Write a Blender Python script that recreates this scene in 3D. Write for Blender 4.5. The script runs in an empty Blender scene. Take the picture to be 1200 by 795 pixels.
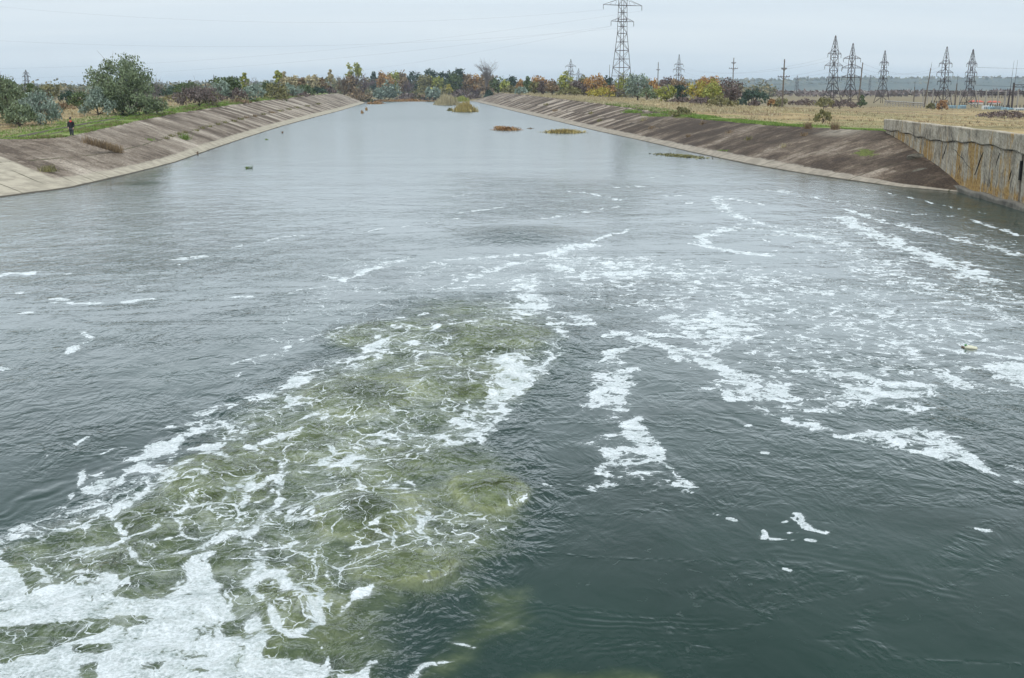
import bpy, math, random
import numpy as np
from mathutils import Vector, Matrix
scene = bpy.context.scene
R = math.radians
rng = np.random.default_rng(7)
random.seed(7)

# ------------------------------------------------------------------ camera
F = 1310.; CX = 600.; CY = 397.5; HZ = 104.; H = 6.4
TH = math.atan((CY-HZ)/F)
YAW = math.atan(120/(F*math.cos(TH)+(CY-HZ)*math.sin(TH)))
cam_d = bpy.data.cameras.new('camera'); cam = bpy.data.objects.new('camera', cam_d)
scene.collection.objects.link(cam); scene.camera = cam
cam_d.sensor_width = 36; cam_d.lens = 36*F/1200; cam_d.clip_start = .1; cam_d.clip_end = 20000
cam.location = (0, 0, H); cam.rotation_euler = (R(90)-TH, 0, -YAW)
scene.render.resolution_x = 1024; scene.render.resolution_y = 678

# ------------------------------------------------------------------ light
SUN_EL, SUN_AZ = R(52), R(200)
w = bpy.data.worlds.new('World'); scene.world = w; w.use_nodes = True
nt = w.node_tree; nt.nodes.clear()
def N(nt, t, **k):
    n = nt.nodes.new(t)
    for a, b in k.items(): setattr(n, a, b)
    return n
def L(nt, a, b): nt.links.new(a, b)
sky = N(nt, 'ShaderNodeTexSky', sky_type='NISHITA'); sky.sun_disc = False
sky.sun_elevation = SUN_EL; sky.sun_rotation = SUN_AZ
tc = N(nt, 'ShaderNodeTexCoord')
sep = N(nt, 'ShaderNodeSeparateXYZ'); L(nt, tc.outputs['Generated'], sep.inputs[0])
# cloud deck: streaks on a flat layer, seen in perspective
mx = N(nt, 'ShaderNodeMath', operation='MAXIMUM'); L(nt, sep.outputs['Z'], mx.inputs[0]); mx.inputs[1].default_value = 0.0
ad = N(nt, 'ShaderNodeMath', operation='ADD'); L(nt, mx.outputs[0], ad.inputs[0]); ad.inputs[1].default_value = .09
dv = N(nt, 'ShaderNodeVectorMath', operation='DIVIDE'); L(nt, tc.outputs['Generated'], dv.inputs[0])
cb = N(nt, 'ShaderNodeCombineXYZ')
for i in range(3): L(nt, ad.outputs[0], cb.inputs[i])
L(nt, cb.outputs[0], dv.inputs[1])
mp = N(nt, 'ShaderNodeMapping'); mp.inputs['Scale'].default_value = (.28, .85, .3); mp.inputs['Rotation'].default_value = (0, 0, R(8))
L(nt, dv.outputs[0], mp.inputs[0])
cn = N(nt, 'ShaderNodeTexNoise'); cn.inputs['Scale'].default_value = 1.1; cn.inputs['Detail'].default_value = 5; cn.inputs['Roughness'].default_value = .5
L(nt, mp.outputs[0], cn.inputs['Vector'])
cr = N(nt, 'ShaderNodeValToRGB')
cr.color_ramp.elements[0].position = .34; cr.color_ramp.elements[0].color = (.69, .785, .865, 1)
cr.color_ramp.elements[1].position = .66; cr.color_ramp.elements[1].color = (.765, .845, .905, 1)
L(nt, cn.outputs['Fac'], cr.inputs[0])
# made-up brightness bands: bright and dark for the water's reflection, zenith lights land
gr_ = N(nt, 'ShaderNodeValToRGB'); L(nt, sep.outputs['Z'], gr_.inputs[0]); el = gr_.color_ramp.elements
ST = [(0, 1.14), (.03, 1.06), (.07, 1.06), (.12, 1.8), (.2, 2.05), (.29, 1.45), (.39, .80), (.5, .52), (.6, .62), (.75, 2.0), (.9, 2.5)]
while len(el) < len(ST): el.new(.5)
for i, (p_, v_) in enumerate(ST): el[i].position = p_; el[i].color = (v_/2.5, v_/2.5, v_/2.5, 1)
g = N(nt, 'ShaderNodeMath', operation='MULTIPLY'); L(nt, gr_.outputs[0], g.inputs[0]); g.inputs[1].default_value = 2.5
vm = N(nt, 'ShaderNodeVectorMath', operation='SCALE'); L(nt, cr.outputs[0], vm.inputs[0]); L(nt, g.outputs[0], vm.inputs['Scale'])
sks = N(nt, 'ShaderNodeVectorMath', operation='SCALE'); L(nt, sky.outputs[0], sks.inputs[0]); sks.inputs['Scale'].default_value = 1.0
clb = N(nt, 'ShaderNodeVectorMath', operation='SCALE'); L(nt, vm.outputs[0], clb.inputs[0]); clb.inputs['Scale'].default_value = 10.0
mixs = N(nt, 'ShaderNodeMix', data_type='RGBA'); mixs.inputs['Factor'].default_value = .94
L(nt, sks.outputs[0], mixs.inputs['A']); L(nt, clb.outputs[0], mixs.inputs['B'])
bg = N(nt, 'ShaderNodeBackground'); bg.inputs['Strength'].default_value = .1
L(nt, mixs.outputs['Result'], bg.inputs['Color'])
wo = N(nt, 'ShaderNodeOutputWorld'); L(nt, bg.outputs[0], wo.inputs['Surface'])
sl = bpy.data.lights.new('sun', 'SUN'); sl.energy = 1.4; sl.angle = R(14); sl.color = (1, .97, .93)
so = bpy.data.objects.new('sun', sl); scene.collection.objects.link(so)
sd = Vector((math.sin(SUN_AZ)*math.cos(SUN_EL), math.cos(SUN_AZ)*math.cos(SUN_EL), math.sin(SUN_EL)))
so.rotation_euler = sd.to_track_quat('Z', 'Y').to_euler(); so.location = (0, -20, 60)
scene.view_settings.view_transform = 'Standard'; scene.view_settings.look = 'None'
scene.view_settings.gamma = 1; scene.view_settings.use_curve_mapping = False
scene.view_settings.exposure = 0.0

# ------------------------------------------------------------------ helpers
def un(px, py, z=0., D=None):
    """point of the place seen at photo pixel px, py, at height z or at distance D"""
    u = (px-CX)/F; v = -(py-CY)/F
    fwd = math.cos(TH)+v*math.sin(TH); up = -math.sin(TH)+v*math.cos(TH)
    dx = u*math.cos(YAW)+fwd*math.sin(YAW); dy = -u*math.sin(YAW)+fwd*math.cos(YAW)
    t = (z-H)/up if D is None else D/fwd
    return (dx*t, dy*t, H+up*t)

def tag(o, label=None, cat=None, group=None, kind=None):
    if label: o['label'] = label
    if cat: o['category'] = cat
    if group: o['group'] = group
    if kind: o['kind'] = kind
    return o
def empty(name, loc, label=None, cat=None, group=None, rz=0):
    o = bpy.data.objects.new(name, None); scene.collection.objects.link(o)
    o.location = loc; o.rotation_euler = (0, 0, rz); o.empty_display_size = .2
    return tag(o, label, cat, group)
def link_mesh(name, V, Fc, mat, parent=None, smooth=False):
    me = bpy.data.meshes.new(name)
    me.from_pydata([tuple(v) for v in V], [], [tuple(f) for f in Fc]); me.materials.append(mat)
    if smooth: me.polygons.foreach_set('use_smooth', [True]*len(me.polygons))
    me.update()
    o = bpy.data.objects.new(name, me); scene.collection.objects.link(o)
    if parent: o.parent = parent
    return o
def np_mesh(name, V, Q, mat, parent=None, smooth=False, attrs=None, uv=None):
    """fast mesh from numpy: V (n,3), Q (m,k)"""
    V = np.asarray(V, np.float32); Q = np.asarray(Q, np.int32); k = Q.shape[1]
    me = bpy.data.meshes.new(name)
    me.vertices.add(len(V)); me.vertices.foreach_set('co', V.ravel())
    me.loops.add(Q.size); me.loops.foreach_set('vertex_index', Q.ravel())
    me.polygons.add(len(Q)); me.polygons.foreach_set('loop_start', np.arange(0, Q.size, k, dtype=np.int32))
    me.polygons.foreach_set('loop_total', np.full(len(Q), k, np.int32))
    if smooth: me.polygons.foreach_set('use_smooth', np.ones(len(Q), bool))
    me.materials.append(mat); me.update(calc_edges=True)
    for n_, a in (attrs or {}).items():
        at = me.attributes.new(n_, 'FLOAT', 'POINT'); at.data.foreach_set('value', np.asarray(a, np.float32))
    if uv is not None:
        ul = me.uv_layers.new(name='UVMap'); ul.data.foreach_set('uv', np.asarray(uv, np.float32)[Q.ravel()].ravel())
    o = bpy.data.objects.new(name, me); scene.collection.objects.link(o)
    if parent: o.parent = parent
    return o
class MB:
    def __init__(s): s.V = []; s.F = []
    def bar(s, p, q, r, r2=None, n=4, cap=True):
        p = Vector(p); q = Vector(q); d = q-p
        if d.length < 1e-6: return
        d.normalize(); a = d.orthogonal().normalized(); b = d.cross(a); r2 = r if r2 is None else r2; o = len(s.V)
        for c, rr in ((p, r), (q, r2)):
            for i in range(n):
                t = 2*math.pi*(i+.5)/n; s.V.append(c+a*math.cos(t)*rr+b*math.sin(t)*rr)
        for i in range(n): s.F.append((o+i, o+(i+1) % n, o+n+(i+1) % n, o+n+i))
        if cap: s.F.append(tuple(o+i for i in range(n))[::-1]); s.F.append(tuple(o+n+i for i in range(n)))
    def tube(s, pts, rad, n=6):
        o = len(s.V); P = [Vector(p) for p in pts]
        for i, p in enumerate(P):
            d = (P[min(i+1, len(P)-1)]-P[max(i-1, 0)]).normalized()
            a = d.cross(Vector((.31, .87, .17))).normalized(); b = d.cross(a); r = rad[i] if hasattr(rad, '__len__') else rad
            for j in range(n):
                t = 2*math.pi*j/n; s.V.append(p+a*math.cos(t)*r+b*math.sin(t)*r)
        for i in range(len(P)-1):
            for j in range(n): s.F.append((o+i*n+j, o+i*n+(j+1) % n, o+(i+1)*n+(j+1) % n, o+(i+1)*n+j))
        s.F.append(tuple(o+j for j in range(n))[::-1]); s.F.append(tuple(o+(len(P)-1)*n+j for j in range(n)))
    def box(s, x0, x1, y0, y1, z0, z1):
        o = len(s.V)
        for z in (z0, z1):
            for x, y in ((x0, y0), (x1, y0), (x1, y1), (x0, y1)): s.V.append(Vector((x, y, z)))
        for f in ((3, 2, 1, 0), (4, 5, 6, 7), (0, 1, 5, 4), (1, 2, 6, 5), (2, 3, 7, 6), (3, 0, 4, 7)): s.F.append(tuple(o+i for i in f))
    def build(s, name, mat, parent=None, smooth=False): return link_mesh(name, s.V, s.F, mat, parent, smooth)

# numpy gradient noise
_perm = rng.permutation(256); _perm = np.concatenate([_perm, _perm]); _g = rng.uniform(0, 2*np.pi, 256); _gx, _gy = np.cos(_g), np.sin(_g)
def pnoise(x, y):
    xi = np.floor(x).astype(int); yi = np.floor(y).astype(int); xf = x-xi; yf = y-yi; xi &= 255; yi &= 255
    u = xf*xf*xf*(xf*(xf*6-15)+10); v = yf*yf*yf*(yf*(yf*6-15)+10)
    def gr(ix, iy, fx, fy):
        h = _perm[_perm[ix & 255]+(iy & 255)]; return _gx[h]*fx+_gy[h]*fy
    a = gr(xi, yi, xf, yf); b = gr(xi+1, yi, xf-1, yf); c = gr(xi, yi+1, xf, yf-1); d = gr(xi+1, yi+1, xf-1, yf-1)
    return (a+(b-a)*u)*(1-v)+(c+(d-c)*u)*v
def fbm(x, y, o=4, p=.5):
    s = 0; a = 1; t = 0
    for i in range(o): s = s+a*pnoise(x*2**i+17.3*i, y*2**i+5.1*i); t += a; a *= p
    return s/t*1.6
def sm(a, b, x):
    t = np.clip((x-a)/(b-a), 0, 1); return t*t*(3-2*t)
def lerp_t(y, T, k): return np.interp(y, [r[0] for r in T], [r[k] for r in T])

# ------------------------------------------------------------------ materials
def new_mat(name):
    m = bpy.data.materials.new(name); m.use_nodes = True; t = m.node_tree; t.nodes.clear()
    out = N(t, 'ShaderNodeOutputMaterial'); b = N(t, 'ShaderNodeBsdfPrincipled'); L(t, b.outputs[0], out.inputs['Surface'])
    return m, t, b, out
def noise(t, vec, scale, detail=4, rough=.55, dist=0):
    n = N(t, 'ShaderNodeTexNoise'); n.inputs['Scale'].default_value = scale; n.inputs['Detail'].default_value = detail
    n.inputs['Roughness'].default_value = rough; n.inputs['Distortion'].default_value = dist
    if vec is not None: L(t, vec, n.inputs['Vector'])
    return n.outputs['Fac']
def ramp(t, fac, stops):
    r = N(t, 'ShaderNodeValToRGB'); e = r.color_ramp.elements
    while len(e) < len(stops): e.new(.5)
    for i, (p, c) in enumerate(stops): e[i].position = p; e[i].color = (*c, 1) if len(c) == 3 else c
    L(t, fac, r.inputs[0]); return r.outputs[0]
def mth(t, op, a, b=None, clamp=False):
    n = N(t, 'ShaderNodeMath', operation=op); n.use_clamp = clamp
    for i, v in enumerate((a, b)):
        if v is None: continue
        if isinstance(v, (int, float)): n.inputs[i].default_value = v
        else: L(t, v, n.inputs[i])
    return n.outputs[0]
def sstep(t, v, a, b):
    n = N(t, 'ShaderNodeMapRange', interpolation_type='SMOOTHSTEP')
    for nm, x in (('Value', v), ('From Min', a), ('From Max', b)):
        if isinstance(x, (int, float)): n.inputs[nm].default_value = x
        else: L(t, x, n.inputs[nm])
    return n.outputs[0]
def mixc(t, fac, a, b, mode='MIX'):
    n = N(t, 'ShaderNodeMix', data_type='RGBA', blend_type=mode)
    if isinstance(fac, (int, float)): n.inputs['Factor'].default_value = fac
    else: L(t, fac, n.inputs['Factor'])
    for nm, v in (('A', a), ('B', b)):
        if isinstance(v, tuple): n.inputs[nm].default_value = (*v, 1)
        else: L(t, v, n.inputs[nm])
    return n.outputs['Result']
def attr(t, name): return N(t, 'ShaderNodeAttribute', attribute_name=name).outputs['Fac']
def mapping(t, vec, scale=(1, 1, 1), rot=(0, 0, 0), loc=(0, 0, 0)):
    m = N(t, 'ShaderNodeMapping'); m.inputs['Scale'].default_value = scale; m.inputs['Rotation'].default_value = rot; m.inputs['Location'].default_value = loc
    L(t, vec, m.inputs[0]); return m.outputs[0]
def geo_pos(t): return N(t, 'ShaderNodeNewGeometry').outputs['Position']
def bump(t, h, b, strength=1, dist=.1):
    n = N(t, 'ShaderNodeBump'); n.inputs['Strength'].default_value = strength; n.inputs['Distance'].default_value = dist
    L(t, h, n.inputs['Height']); L(t, n.outputs[0], b.inputs['Normal']); return n

def simple(name, col, rough=.8, var=.25, scale=3., metal=0):
    m, t, b, _ = new_mat(name)
    tcn = N(t, 'ShaderNodeTexCoord').outputs['Object']
    f = noise(t, tcn, scale, 5)
    a = tuple(max(0, c*(1-var)) for c in col); d = tuple(min(1, c*(1+var)) for c in col)
    L(t, ramp(t, f, [(.3, a), (.7, d)]), b.inputs['Base Color']); b.inputs['Roughness'].default_value = rough; b.inputs['Metallic'].default_value = metal
    return m
def leaf_mat(name, cols, rough=.6, trans=.0):
    """cols: 3-4 tones picked per leaf, shifted clump by clump"""
    m, t, b, out = new_mat(name)
    gi = N(t, 'ShaderNodeNewGeometry'); rnd = gi.outputs['Random Per Island']
    oc = N(t, 'ShaderNodeTexCoord').outputs['Object']
    nz = noise(t, oc, .9, 2)
    f = mth(t, 'ADD', mth(t, 'MULTIPLY', rnd, .55), mth(t, 'MULTIPLY', nz, .75)); f = mth(t, 'SUBTRACT', f, .15, True)
    st = [(i/(len(cols)-1)*.9+.05, c) for i, c in enumerate(cols)]
    L(t, ramp(t, f, st), b.inputs['Base Color']); b.inputs['Roughness'].default_value = rough
    b.inputs['Specular IOR Level'].default_value = .25
    return m
M = {}
M['steel'] = simple('galvanised_steel', (.10, .09, .09), .6, .3, 2, .3)
M['steel_dark'] = simple('rusty_steel', (.045, .032, .03), .8, .35, 2)
M['insulator'] = simple('insulator', (.03, .018, .014), .4, .2, 5)
M['wood_pole'] = simple('pole', (.13, .105, .08), .9, .3, 3)
M['conc_pole'] = simple('concrete_pole', (.30, .28, .25), .9, .2, 3)
M['wire'] = simple('wire', (.10, .105, .115), .5, .1, 1)
M['bark'] = simple('bark', (.07, .055, .045), .95, .4, 4)
M['bark_pale'] = simple('bark_pale', (.26, .24, .22), .95, .3, 4)
M['twig_mauve'] = simple('twig_mauve', (.13, .095, .10), .95, .35, 2)
M['twig_brown'] = simple('twig_brown', (.14, .095, .065), .95, .35, 2)
M['twig_grey'] = simple('twig_grey', (.16, .14, .13), .95, .35, 2)
LEAF = {
 'willow': [(.065, .09, .045), (.125, .165, .085), (.195, .24, .13), (.28, .33, .21)],
 'silver': [(.09, .125, .10), (.17, .22, .175), (.26, .32, .26), (.38, .44, .37)],
 'green': [(.035, .055, .022), (.06, .09, .032), (.10, .14, .05), (.15, .19, .075)],
 'pine': [(.015, .032, .022), (.03, .055, .036), (.045, .08, .05), (.07, .11, .065)],
 'yellow': [(.16, .15, .03), (.28, .25, .045), (.40, .34, .06), (.50, .42, .09)],
 'lime': [(.12, .15, .03), (.22, .25, .05), (.33, .34, .08), (.44, .43, .13)],
 'orange': [(.17, .09, .04), (.30, .165, .065), (.40, .24, .085), (.46, .33, .12)],
 'brown': [(.10, .07, .045), (.18, .125, .075), (.28, .20, .115), (.38, .29, .17)],
 'mauve': [(.07, .05, .045), (.12, .088, .08), (.17, .13, .115), (.22, .17, .15)],
 'straw': [(.22, .19, .11), (.34, .29, .17), (.46, .40, .25), (.55, .48, .31)],
 'olive': [(.07, .07, .03), (.14, .135, .055), (.22, .205, .085), (.31, .28, .12)],
 'reed': [(.20, .15, .06), (.32, .25, .09), (.42, .33, .12), (.50, .42, .18)],
 'rust': [(.17, .075, .035), (.28, .14, .06), (.36, .22, .09), (.40, .30, .12)],
 'grass': [(.07, .12, .02), (.12, .20, .035), (.18, .27, .05), (.26, .33, .09)],
}
for k, v in LEAF.items(): M[k] = leaf_mat('leaves_'+k, v)

# ------------------------------------------------------------------ the lie of the land
#        y    toe x   crest x  crest z
LB = [(20, -48, -75, 3.0), (50, -33, -56, 3.0), (60, -29, -48, 3.0), (69.8, -24.6, -40, 2.95), (76.5, -22.3, -34.5, 2.75), (86, -21.6, -30.3, 2.55), (95, -21.1, -28.0, 2.55),
      (103, -20.8, -28.0, 2.75), (125, -21.3, -29.6, 2.95), (156, -21.8, -31.2, 3.2), (200, -22.2, -32.4, 3.45), (258, -21.6, -33.2, 3.75), (340, -20.4, -33, 4.1), (460, -20.2, -32.5, 4.4), (520, -20, -32, 4.3), (560, -22, -40, 3), (700, -40, -60, 2.5), (9000, -60, -100, 1)]
RB = [(20, 27.5, 27.6, 3.7), (58, 33.2, 33.3, .05), (67.9, 34.8, 34.95, .1), (71.9, 32.5, 35.6, .88), (78.4, 31.0, 36.8, 1.75), (84, 30.1, 37.7, 2.4), (90.5, 29.4, 38.9, 3.0), (97, 29.0, 38.6, 2.9), (115, 28.7, 36.9, 2.7), (142, 28.9, 36.8, 2.62),
      (170, 28.6, 38.0, 2.85), (191, 28.8, 39.0, 3.05), (255, 29.4, 40.3, 3.4), (335, 30, 41.5, 3.8), (450, 31.5, 43, 4.25), (560, 32.5, 44, 4.3), (620, 30, 46, 3), (700, 20, 60, 2.5), (9000, 60, 100, 1)]
WALL0, WALL1 = (26.0, 18.0), (38.72, 89.9)
def wall_x(y): return 33.2+(y-58.9)*(38.72-33.2)/(89.9-58.9)
def fan_y(y): return float(sm(98, 70, y))*14
LBC = [(y_+fan_y(y_), 0, lerp_t(y_, LB, 2), lerp_t(y_, LB, 3)) for y_ in np.concatenate([np.arange(0, 110, 1.), np.array([r[0] for r in LB if r[0] > 110])])]
def crest(side, y):
    T = LBC if side < 0 else RB; return lerp_t(y, T, 2), lerp_t(y, T, 3)
def ground_z(x, y):
    x = np.asarray(x, float); y = np.asarray(y, float)
    cl, zl = crest(-1, y); cr_, zr = crest(1, y)
    # field level beside the crest east of the retaining wall
    zr = np.where(y < 90.5, np.interp(y, [60, 80, 90.5], [3.75, 3.7, 3.05]), zr)
    cr_ = np.where(y < 90.5, wall_x(y)+.3, cr_)
    dl = np.maximum(cl-x, 0); dr = np.maximum(x-cr_, 0)
    hl = zl*(1-.0)*(1-sm(14, 170, dl)); hr = zr*(1-sm(6, 95, dr))
    z = np.where(x < cl, hl, np.where(x > cr_, hr, 0))
    far = np.clip((np.hypot(x, y)-60)/300, 0, 1)
    return z+fbm(x/23., y/23., 3)*.22*sm(0, 8, np.maximum(dl, dr))*far+np.where(y > 720, 1.6*(1-sm(900, 2000, y)), 0)*(1-sm(0, 60, np.maximum(dl, dr)))
def gz(x, y): return float(ground_z(np.array([x]), np.array([y]))[0])

ys = np.concatenate([np.arange(14, 60, 4.), np.arange(60, 130, 1.25), np.arange(130, 260, 3.), np.arange(260, 600, 8.), np.arange(600, 760, 8.), np.geomspace(760, 9000, 30)])
offs = np.array([0, .4, .8, 1.2, 1.7, 2.3, 3, 3.8, 4.7, 5.8, 7, 8.5, 10.5, 13, 16, 20, 25, 31, 38, 47, 58, 72, 90, 112, 140, 175, 220, 280, 360, 470, 620, 850, 1200, 1800, 2800, 4500, 7500])
def grid_q(nr, nc):
    i = np.arange(nr-1)[:, None]*nc+np.arange(nc-1)[None, :]
    return np.stack([i, i+1, i+nc+1, i+nc], -1).reshape(-1, 4)
rows = []; At = {'verge': [], 'track': [], 'side': []}
for y in ys:
    cl, zl = crest(-1, y); cr_, zr = crest(1, y); tl, tr = lerp_t(y, LB, 1), lerp_t(y, RB, 1)
    wall = y < 90.5
    xr0 = (wall_x(y)+.35) if wall else cr_
    xl = cl-offs[::-1]; xr = xr0+offs
    bed = -1.3 if y < 700 else 1.6*(1-float(sm(900, 2000, y)))
    zz = list(ground_z(xl, np.full_like(xl, y))); zz[-1] = float(zl) if y < 720 else zz[-1]
    xm = [cl+.05, tl-1.5, tl+3.2, (tl+tr)/2, tr-3.2, (tr+1.5 if not wall else xr0-.6), xr0-.05]
    zm = [zl-.35, -.35+.2, -1.4, bed, -1.4, (-.15 if not wall else -1.5), (zr-.35 if not wall else -1.5)]
    if y > 700: zm = [max(a, bed) for a in zm]
    zr_l = list(ground_z(xr, np.full_like(xr, y)))
    X = np.concatenate([xl, xm, xr]); Z = np.concatenate([zz, zm, zr_l])
    rows.append(np.stack([X, np.full_like(X, y), Z], -1))
    d = np.concatenate([cl-xl, np.zeros(7), xr-xr0]); s = np.concatenate([-np.ones(len(xl)), np.zeros(7), np.ones(len(xr))])
    vl = np.where(s < 0, 1-sm(5.5, 9, d), (1-sm(2.5, 5, d))*(1-sm(240, 330, y))*sm(89, 93, y))
    vl = np.where((s > 0), vl+.45*np.exp(-((d-7)/2.5)**2)*(y > 92)*(y < 180), vl)
    tk = np.where(s < 0, np.exp(-((d-3.9)/.45)**2)+.7*np.exp(-((d-2.3)/.35)**2), .5*np.exp(-((d-4.4)/.4)**2)*(y > 92))*(y < 240)
    At['verge'].append(vl); At['track'].append(tk); At['side'].append(s)
V = np.concatenate(rows); nc = len(rows[0])
mg, t, b, _ = new_mat('ground')
P = geo_pos(t)
n1 = noise(t, P, .12, 5, .6); n2 = noise(t, P, 1.3, 5, .65); n3 = noise(t, P, .03, 3)
dry = ramp(t, mth(t, 'ADD', mth(t, 'MULTIPLY', n1, .6), mth(t, 'MULTIPLY', n2, .4)), [(.36, (.12, .09, .05)), (.46, (.26, .185, .09)), (.56, (.40, .295, .15)), (.68, (.49, .385, .215))])
dry = mixc(t, mth(t, 'MULTIPLY', sstep(t, n3, .5, .66), .8), dry, (.16, .165, .07))
grn = ramp(t, n2, [(.3, (.09, .11, .03)), (.5, (.15, .195, .05)), (.72, (.30, .30, .12))])
vg = mth(t, 'ADD', attr(t, 'verge'), mth(t, 'MULTIPLY', mth(t, 'SUBTRACT', n1, .5), 1.1))
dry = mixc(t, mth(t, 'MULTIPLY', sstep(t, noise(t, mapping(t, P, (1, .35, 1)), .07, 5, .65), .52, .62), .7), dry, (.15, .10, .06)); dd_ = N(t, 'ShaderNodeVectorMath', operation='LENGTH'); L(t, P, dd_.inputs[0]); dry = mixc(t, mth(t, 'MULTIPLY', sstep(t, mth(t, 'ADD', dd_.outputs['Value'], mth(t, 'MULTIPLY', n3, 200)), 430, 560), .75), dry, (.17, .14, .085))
c = mixc(t, sstep(t, vg, .4, .62), dry, grn)
tk = mth(t, 'ADD', attr(t, 'track'), mth(t, 'MULTIPLY', mth(t, 'SUBTRACT', n2, .5), 1.0))
c = mixc(t, sstep(t, tk, .38, .62), c, (.085, .07, .055))
L(t, c, b.inputs['Base Color']); b.inputs['Roughness'].default_value = .95; b.inputs['Specular IOR Level'].default_value = .15
bump(t, n2, b, .6, .15)
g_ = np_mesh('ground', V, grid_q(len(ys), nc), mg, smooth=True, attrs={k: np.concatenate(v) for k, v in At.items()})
g_['kind'] = 'structure'

# ------------------------------------------------------------------ concrete banks
def bank_mat(name, dark, mid, light, toe, bench=False):
    m, t, b, _ = new_mat(name)
    uvn = N(t, 'ShaderNodeUVMap').outputs[0]; sp = N(t, 'ShaderNodeSeparateXYZ'); L(t, uvn, sp.inputs[0]); U, Vv = sp.outputs[0], sp.outputs[1]
    P = geo_pos(t)
    nl = noise(t, P, .16, 4); nm_ = noise(t, P, 1.1, 6, .65); nf = noise(t, P, 7, 4, .7)
    # slabs, 3 m wide, cast in an upper and a lower row
    pan = N(t, 'ShaderNodeTexWhiteNoise', noise_dimensions='2D'); cbx = N(t, 'ShaderNodeCombineXYZ')
    fl = mth(t, 'FLOOR', mth(t, 'ADD', mth(t, 'DIVIDE', U, 3.0), mth(t, 'MULTIPLY', nm_, .04)))
    rw = mth(t, 'FLOOR', mth(t, 'MULTIPLY', Vv, 2.15)); L(t, fl, cbx.inputs[0]); L(t, rw, cbx.inputs[1]); L(t, cbx.outputs[0], pan.inputs['Vector'])
    cst = N(t, 'ShaderNodeCombineXYZ'); L(t, mth(t, 'MULTIPLY', U, 1.6), cst.inputs[0]); L(t, mth(t, 'MULTIPLY', Vv, 1.0), cst.inputs[1])
    streak = noise(t, cst.outputs[0], 1.0, 4, .6, .3)
    pf = mth(t, 'ADD', .16, mth(t, 'MULTIPLY', sstep(t, U, 110, 210), .34))
    f = mth(t, 'ADD', mth(t, 'MULTIPLY', mth(t, 'SUBTRACT', pan.outputs['Value'], .5), pf), mth(t, 'ADD', mth(t, 'MULTIPLY', mth(t, 'SUBTRACT', streak, .5), mth(t, 'ADD', pf, .15)), .42 if bench else mth(t, 'ADD', .30, mth(t, 'MULTIPLY', sstep(t, U, 120, 220), .13))))
    f = mth(t, 'ADD', f, mth(t, 'MULTIPLY', mth(t, 'SUBTRACT', nl, .5), 1.1)); f = mth(t, 'ADD', f, mth(t, 'MULTIPLY', mth(t, 'SUBTRACT', nm_, .5), .7))
    c = ramp(t, f, [(.22, dark), (.42, mid), (.72, light)])
    c = mixc(t, .55, c, ramp(t, nf, [(.36, (.22, .21, .20)), (.5, (.85, .85, .85)), (.62, (1.6, 1.6, 1.6))]), 'MULTIPLY')
    # pale toe kept clean by the water
    te = mth(t, 'ADD', Vv, mth(t, 'MULTIPLY', mth(t, 'SUBTRACT', nm_, .5), .16))
    pale = attr(t, 'pale')
    c = mixc(t, mth(t, 'MAXIMUM', mth(t, 'SUBTRACT', 1., sstep(t, te, .12, .15)), pale), c, mixc(t, sstep(t, nm_, .38, .62), tuple(x*.72 for x in toe), toe))
    # wet line
    c = mixc(t, mth(t, 'SUBTRACT', 1., sstep(t, Vv, .012, .022)), c, (.07, .06, .045))
    # joints, some with moss
    fr = mth(t, 'FRACT', mth(t, 'DIVIDE', U, 3.0)); jd = mth(t, 'ABSOLUTE', mth(t, 'SUBTRACT', fr, .5)); j = sstep(t, jd, .478, .492)
    j = mth(t, 'MULTIPLY', j, sstep(t, nl, .40, .6))
    hb = mth(t, 'MULTIPLY', sstep(t, mth(t, 'ABSOLUTE', mth(t, 'SUBTRACT', Vv, .465)), .012, .004), sstep(t, nm_, .42, .55))
    c = mixc(t, mth(t, 'MAXIMUM', j, hb if bench else mth(t, 'MULTIPLY', hb, .3)), c, (.06, .055, .025))
    # moss and lichen
    ms = mth(t, 'ADD', attr(t, 'moss'), mth(t, 'MULTIPLY', mth(t, 'SUBTRACT', nm_, .5), 1.3))
    c = mixc(t, sstep(t, ms, .45, .62), c, ramp(t, nf, [(.38, (.045, .042, .015)), (.6, (.13, .155, .03))]))
    L(t, c, b.inputs['Base Color']); b.inputs['Roughness'].default_value = .92; b.inputs['Specular IOR Level'].default_value = .2
    h = mth(t, 'SUBTRACT', mth(t, 'ADD', mth(t, 'MULTIPLY', nf, .35), nm_), mth(t, 'MULTIPLY', j, .8)); bump(t, h, b, .9, .10)
    return m
ML = bank_mat('bank_left', (.10, .074, .054), (.215, .172, .132), (.42, .36, .29), (.42, .37, .285), True)
MR = bank_mat('bank_right', (.052, .036, .025), (.125, .092, .066), (.37, .31, .245), (.33, .285, .225), False)
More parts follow.
